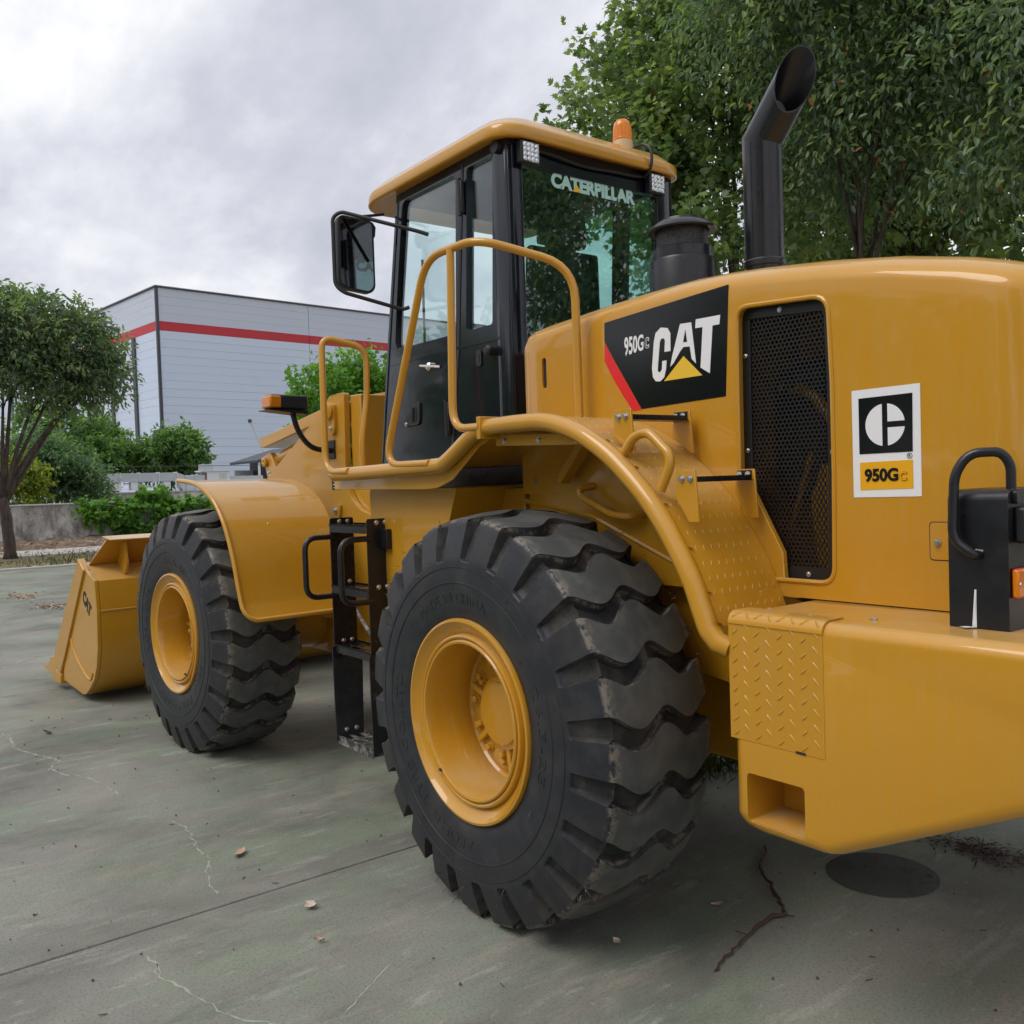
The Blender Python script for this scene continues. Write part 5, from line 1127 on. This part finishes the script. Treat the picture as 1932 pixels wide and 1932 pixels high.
for z in (1.765, 1.745, 1.740, 1.720): b = MB(); b.box(2.80, 2.885, .4426, .4432, z-.002, z+.002); b.build('plate_line', 'trim_light', ip)
# headlamp with turn signal
b = MB(); b.box(2.90, 3.02, .60, .875, 2.255, 2.352); hd = b.build('headlamp', 'black_plastic', loader, bevel=.014, seg=3, front=True)
b = MB(); b.box(2.895, 3.025, .80, .884, 2.262, 2.346); b.build('turn_lens', 'amber_lens', hd, bevel=.012)
b = MB(); b.box(3.021, 3.03, .62, .79, 2.265, 2.342); b.build('lamp_lens', 'clear_lens', hd)
b = MB(); b.add([(2.88, .90, 2.246), (2.88, .62, 2.222), (3.04, .62, 2.222), (3.04, .90, 2.246), (2.88, .90, 2.250), (2.88, .62, 2.252), (3.04, .62, 2.252), (3.04, .90, 2.250)], [(0, 1, 2, 3), (4, 7, 6, 5), (0, 4, 5, 1), (1, 5, 6, 2), (2, 6, 7, 3), (3, 7, 4, 0)]); b.build('lamp_bracket', BP, hd)
b = MB(); b.tube(smooth([(2.96, .69, 2.235), (2.95, .66, 2.12), (2.94, .60, 2.03), (2.93, .53, 1.99), (2.92, .43, 1.98)], 5), .019, 10); b.build('lamp_arm', BP, hd)
b = MB(); b.box(2.87, 2.97, .421, .433, 1.92, 2.05); b.build('arm_flange', BP, hd, bevel=.004)

# ---- bucket (front frame)
bk = empty('bucket', (0, 0, 0), loader); bk.location = FLOC; bk.rotation_euler = (0, 0, ART)
SP = [(5.392, 1.203), (5.255, 1.115), (5.042, 1.038), (5.012, .80), (5.03, .50), (5.08, .34), (5.16, .22), (5.275, .135), (5.40, .06), (5.49, .05), (6.04, .105), (6.13, .10), (6.24, .29), (6.01, .30)]
sidep = [(5.265, 1.115), (5.042, 1.038), (5.012, .80), (5.03, .50), (5.08, .34), (5.16, .22), (5.275, .135), (5.40, .065), (5.50, .052), (6.03, .10), (6.0, .26)]
for s_ in (1, -1):
    b = MB(); b.plate(sidep, [], 'y', s_*1.37, s_*1.40); sp1 = b.build('bucket_side', YP, bk, bevel=.004)
    b = MB(); b.plate([(5.395, 1.205), (5.258, 1.112), (5.99, .24), (6.12, .10), (6.245, .29), (6.20, .36)], [], 'y', s_*1.362, s_*1.418); b.build('side_cutter', YP, bk, bevel=.008)
    b = MB(); b.tube(smooth([(5.75, s_*1.401, .49), (5.62, s_*1.401, .36), (5.45, s_*1.401, .27), (5.33, s_*1.401, .22), (5.24, s_*1.401, .215), (5.18, s_*1.401, .28)], 5), .010, 6); b.build('wear_bead', YP, sp1)
    if s_ == 1:
        v, f = text_fit('CAT', 0, 1, 0, 1, .06, .5)
        o_ = Vector((5.43, .872)); du = Vector((-.185, -.14)); dv_ = Vector((-.055, .10))
        o_ = Vector((5.375, .86)); 
        MB().add([((o_+du*u+dv_*t_).x, 1.4012+.0006*w, (o_+du*u+dv_*t_).y) for u, t_, w in v], f).build('cut_shade_lettering', 'dark_interior', sp1, ang=20)  # flat dark letters laid on the side, painting the shade inside cut-outs
shell = [(5.30, 1.150), (5.042, 1.034), (5.012, .80), (5.03, .50), (5.08, .34), (5.16, .22), (5.275, .135), (5.40, .062), (5.50, .05), (6.10, .085)]
out_ = shell; inn_ = [(x+.03, z+.01) for x, z in shell[:3]]+[(x+.03, z+.02) for x, z in shell[3:7]]+[(x+.01, z+.03) for x, z in shell[7:]]
b = MB(); b.plate(out_+inn_[::-1], [], 'y', -1.368, 1.368); b.build('bucket_shell', YP, bk, ang=28)
b = MB(); b.plate([(5.00, .795), (5.016, .80), (5.035, .81), (5.035, .775), (5.012, .78)], [], 'y', -1.369, 1.369); b.build('weld_seam', YP, bk)
# spill guard on top: slanting plate with folded lip and gussets
b = MB(); b.add([(5.30, 1.36, 1.150), (5.30, -1.36, 1.150), (5.13, -1.27, 1.355), (5.13, 1.27, 1.355), (5.285, 1.36, 1.155), (5.285, -1.36, 1.155), (5.115, -1.27, 1.352), (5.115, 1.27, 1.352)], [(0, 1, 2, 3), (7, 6, 5, 4), (0, 3, 7, 4), (1, 5, 6, 2), (3, 2, 6, 7), (0, 4, 5, 1)]); b.build('spill_guard', YP, bk)
b = MB(); b.plate([(5.20, 1.372), (5.00, 1.350), (4.995, 1.362), (5.20, 1.386)], [], 'y', -1.275, 1.275); b.build('guard_lip', YP, bk, bevel=.003)
for y in (1.13, .4, -.4, -1.13):
    b = MB(); b.plate([(5.07, 1.352), (5.125, 1.35), (5.27, 1.158), (5.20, 1.10), (5.10, 1.068), (5.075, 1.10), (5.05, 1.16), (5.07, 1.25)], [], 'y', y-.012, y+.012); b.build('gusset', YP, bk, bevel=.003)
# teeth
tooth = None
for i in range(8):
    y = 1.365-i*.39
    b = MB(); b.plate([(6.06, .06), (6.30, .055), (6.40, .15), (6.36, .27), (6.24, .29), (6.20, .17), (6.06, .15)], [], 'y', y-.055, y+.055); ad = b.build('tooth_adapter', YP, bk, bevel=.008)
    b = MB(); b.add([(6.28, y-.045, .10), (6.28, y+.045, .10), (6.28, y+.045, .24), (6.28, y-.045, .24), (6.42, y-.035, .24), (6.42, y+.035, .24), (6.54, y-.03, .175), (6.54, y+.03, .175), (6.70, y-.03, .145), (6.70, y+.03, .145), (6.70, y-.03, .125), (6.70, y+.03, .125)],
        [(0, 1, 2, 3), (3, 2, 5, 4), (4, 5, 7, 6), (6, 7, 9, 8), (8, 9, 11, 10), (10, 11, 1, 0), (0, 3, 4, 6, 8, 10), (1, 11, 9, 7, 5, 2)]); b.build('tooth_tip', YP, ad, bevel=.004)

# ------------------------------------------------------------------ small things on the ground
mh = empty('manhole_cover', (-.81, -.14, 0)); tag(mh, 'dark round cover set in the concrete below the loader rear', 'manhole cover')
b = MB(); b.lathe([(0, .004), (.215, .004), (.225, .002), (.225, -.01), (0, -.01)], 40, ax='z'); b.build('cover_plate', 'iron', mh)
bpth = smooth([(-.305, .001, .008), (-.38, .08, .012), (-.42, .17, .010), (-.48, .24, .012), (-.60, .33, .014), (-.70, .42, .012), (-.765, .475, .012), (-.755, .55, .012), (-.77, .66, .012), (-.80, .78, .012), (-.83, .90, .010), (-.859, .995, .008)], 4)
RB = np.random.default_rng(8); bpth = [p+Vector((RB.normal()*.004, RB.normal()*.004, 0)) for p in bpth]
br_ = MB(); br_.tube(bpth, .007, 6, radii=[(.0035+.004*math.sin(PI*min(1, (i+4)/len(bpth))))*(1+.25*RB.uniform(-1, 1))+(.002 if i % 9 == 0 else 0) for i in range(len(bpth))])
for i, dx, dy in ((12, .03, -.02), (25, -.05, .0), (34, .035, .03)): br_.tube([bpth[i], bpth[i]+Vector((dx, dy, .012))], .0025, 5)
tag(br_.build('fallen_branch', 'twig'), 'long thin reddish crooked branch lying under the counterweight', 'branch')
def fallen(x, y, L, W, a, mat, label, seed, h=.012):
    R = np.random.default_rng(seed); root = MB(); n_ = 7; vs = []
    for i in range(n_+1):
        t_ = i/n_; w = W*math.sin(PI*t_**.8)*(1+.15*R.normal()*(0 < i < n_)); z = h*(.3+1.2*abs(t_-.4))
        for s_, zz in ((1, .55), (0, 0), (-1, .8)):
            lx, ly = (t_-.5)*L, s_*w*.5; vs.append((lx*math.cos(a)-ly*math.sin(a), lx*math.sin(a)+ly*math.cos(a), .004+z+zz*h*abs(s_)))
    fs = []
    for i in range(n_):
        for j in range(2): fs.append((i*3+j, i*3+j+1, i*3+4+j, i*3+3+j))
    o = root.add(vs, fs).build('fallen_leaf', mat, ang=180); o.location = (x, y, 0)
    tag(o, label, 'leaf', 'fallen leaves on the concrete'); return o
fallen(1.275, 1.864, .10, .045, -.75, 'dry_leaf', 'curled tan leaf left of the big rear tyre, above the joint', 1)
fallen(.538, 1.851, .055, .05, .3, 'pale_leaf', 'small pale leaf on the near side of the slab joint', 2)
fallen(4.41, 2.10, .12, .03, .3, 'twig', 'narrow dark curled leaf at the left, beyond the front tyre', 3)
fallen(-.55, .62, .05, .02, 1.2, 'dry_leaf', 'tiny brown leaf beside the fallen branch', 4)
fallen(-.50, 1.12, .035, .03, .1, 'pale_leaf', 'tiny pale leaf in the shade right of the big tyre', 5)
fallen(.25, 1.95, .04, .02, .9, 'dry_leaf', 'tiny tan leaf in the foreground below the joint', 6)
# specks: berries, grit, twigs
R = np.random.default_rng(90); b = MB()
for i in range(260):
    x, y = R.uniform(-1.6, 5.5), R.uniform(-1.0, 3.2); r = R.uniform(.0025, .006)
    if abs(y-1.14) < .35 and (abs(x) < .35 or abs(x-3.35) < .4): continue
    if R.uniform() < .6: b.lathe([(0, 0), (r, r*.6), (r*.8, r*1.5), (0, r*1.9)], 6, (x, y, .001), 'z')
    else: a = R.uniform(0, PI); l = R.uniform(.01, .035); b.tube([(x, y, .003), (x+l*math.cos(a), y+l*math.sin(a), .005)], .0018, 4)
for i in range(26):
    a = R.uniform(0, 2*PI); rr_ = .2*math.sqrt(R.uniform()); x, y = -.81+rr_*math.cos(a), -.14+rr_*math.sin(a); a = R.uniform(0, PI); l = R.uniform(.015, .04); b.tube([(x, y, .007), (x+l*math.cos(a), y+l*math.sin(a), .009)], .0015, 4)
o = b.build('ground_debris', 'debris'); tag(o, 'specks of grit, berries and twig bits on the concrete', 'debris', kind='stuff')
n = 420; P = np.stack([R.normal(-.98, .13, n), R.normal(-.665, .05, n), R.uniform(.003, .02, n)], -1)
tag(leaf_mesh('twig_litter', P, R.normal(size=(n, 3))*np.array([1, 1, .15]), np.array([0, 0, 1.])+R.normal(scale=.3, size=(n, 3)), R.uniform(.03, .07, n), R.uniform(.004, .01, n), 'twig', R.uniform(0, 1, n), 'diamond'), 'brown needles and twigs heaped at the right edge behind the counterweight', 'litter', kind='stuff')
n = 90; P = np.stack([R.normal(15.0, .45, n), R.normal(.5, .16, n), R.uniform(.01, .03, n)], -1); P2 = np.stack([R.normal(12.85, .22, n), R.normal(.46, .12, n), R.uniform(.01, .03, n)], -1); P = np.concatenate([P, P2]); n = len(P)
tag(leaf_mesh('leaf_litter', P, R.normal(size=(n, 3))*np.array([1, 1, .3]), np.array([0, 0, 1.])+R.normal(scale=.4, size=(n, 3)), R.uniform(.04, .10, n), R.uniform(.02, .045, n), 'dry_leaf', R.uniform(0, 1, n), 'diamond'), 'small drifts of brown leaves on the yard beyond the bucket', 'leaves', kind='stuff')
n = 260; P = np.stack([R.normal(.62, .12, n), R.normal(-.72, .16, n), np.zeros(n)], -1); D = np.array([0, 0, 1.])+R.normal(scale=.55, size=(n, 3))
tag(leaf_mesh('weeds', P, D, R.normal(size=(n, 3)), R.uniform(.05, .17, n), R.uniform(.004, .009, n), 'grass_blade', R.uniform(0, .6, n), 'blade'), 'tuft of weeds growing from the slab joint under the loader', 'weeds', kind='stuff')
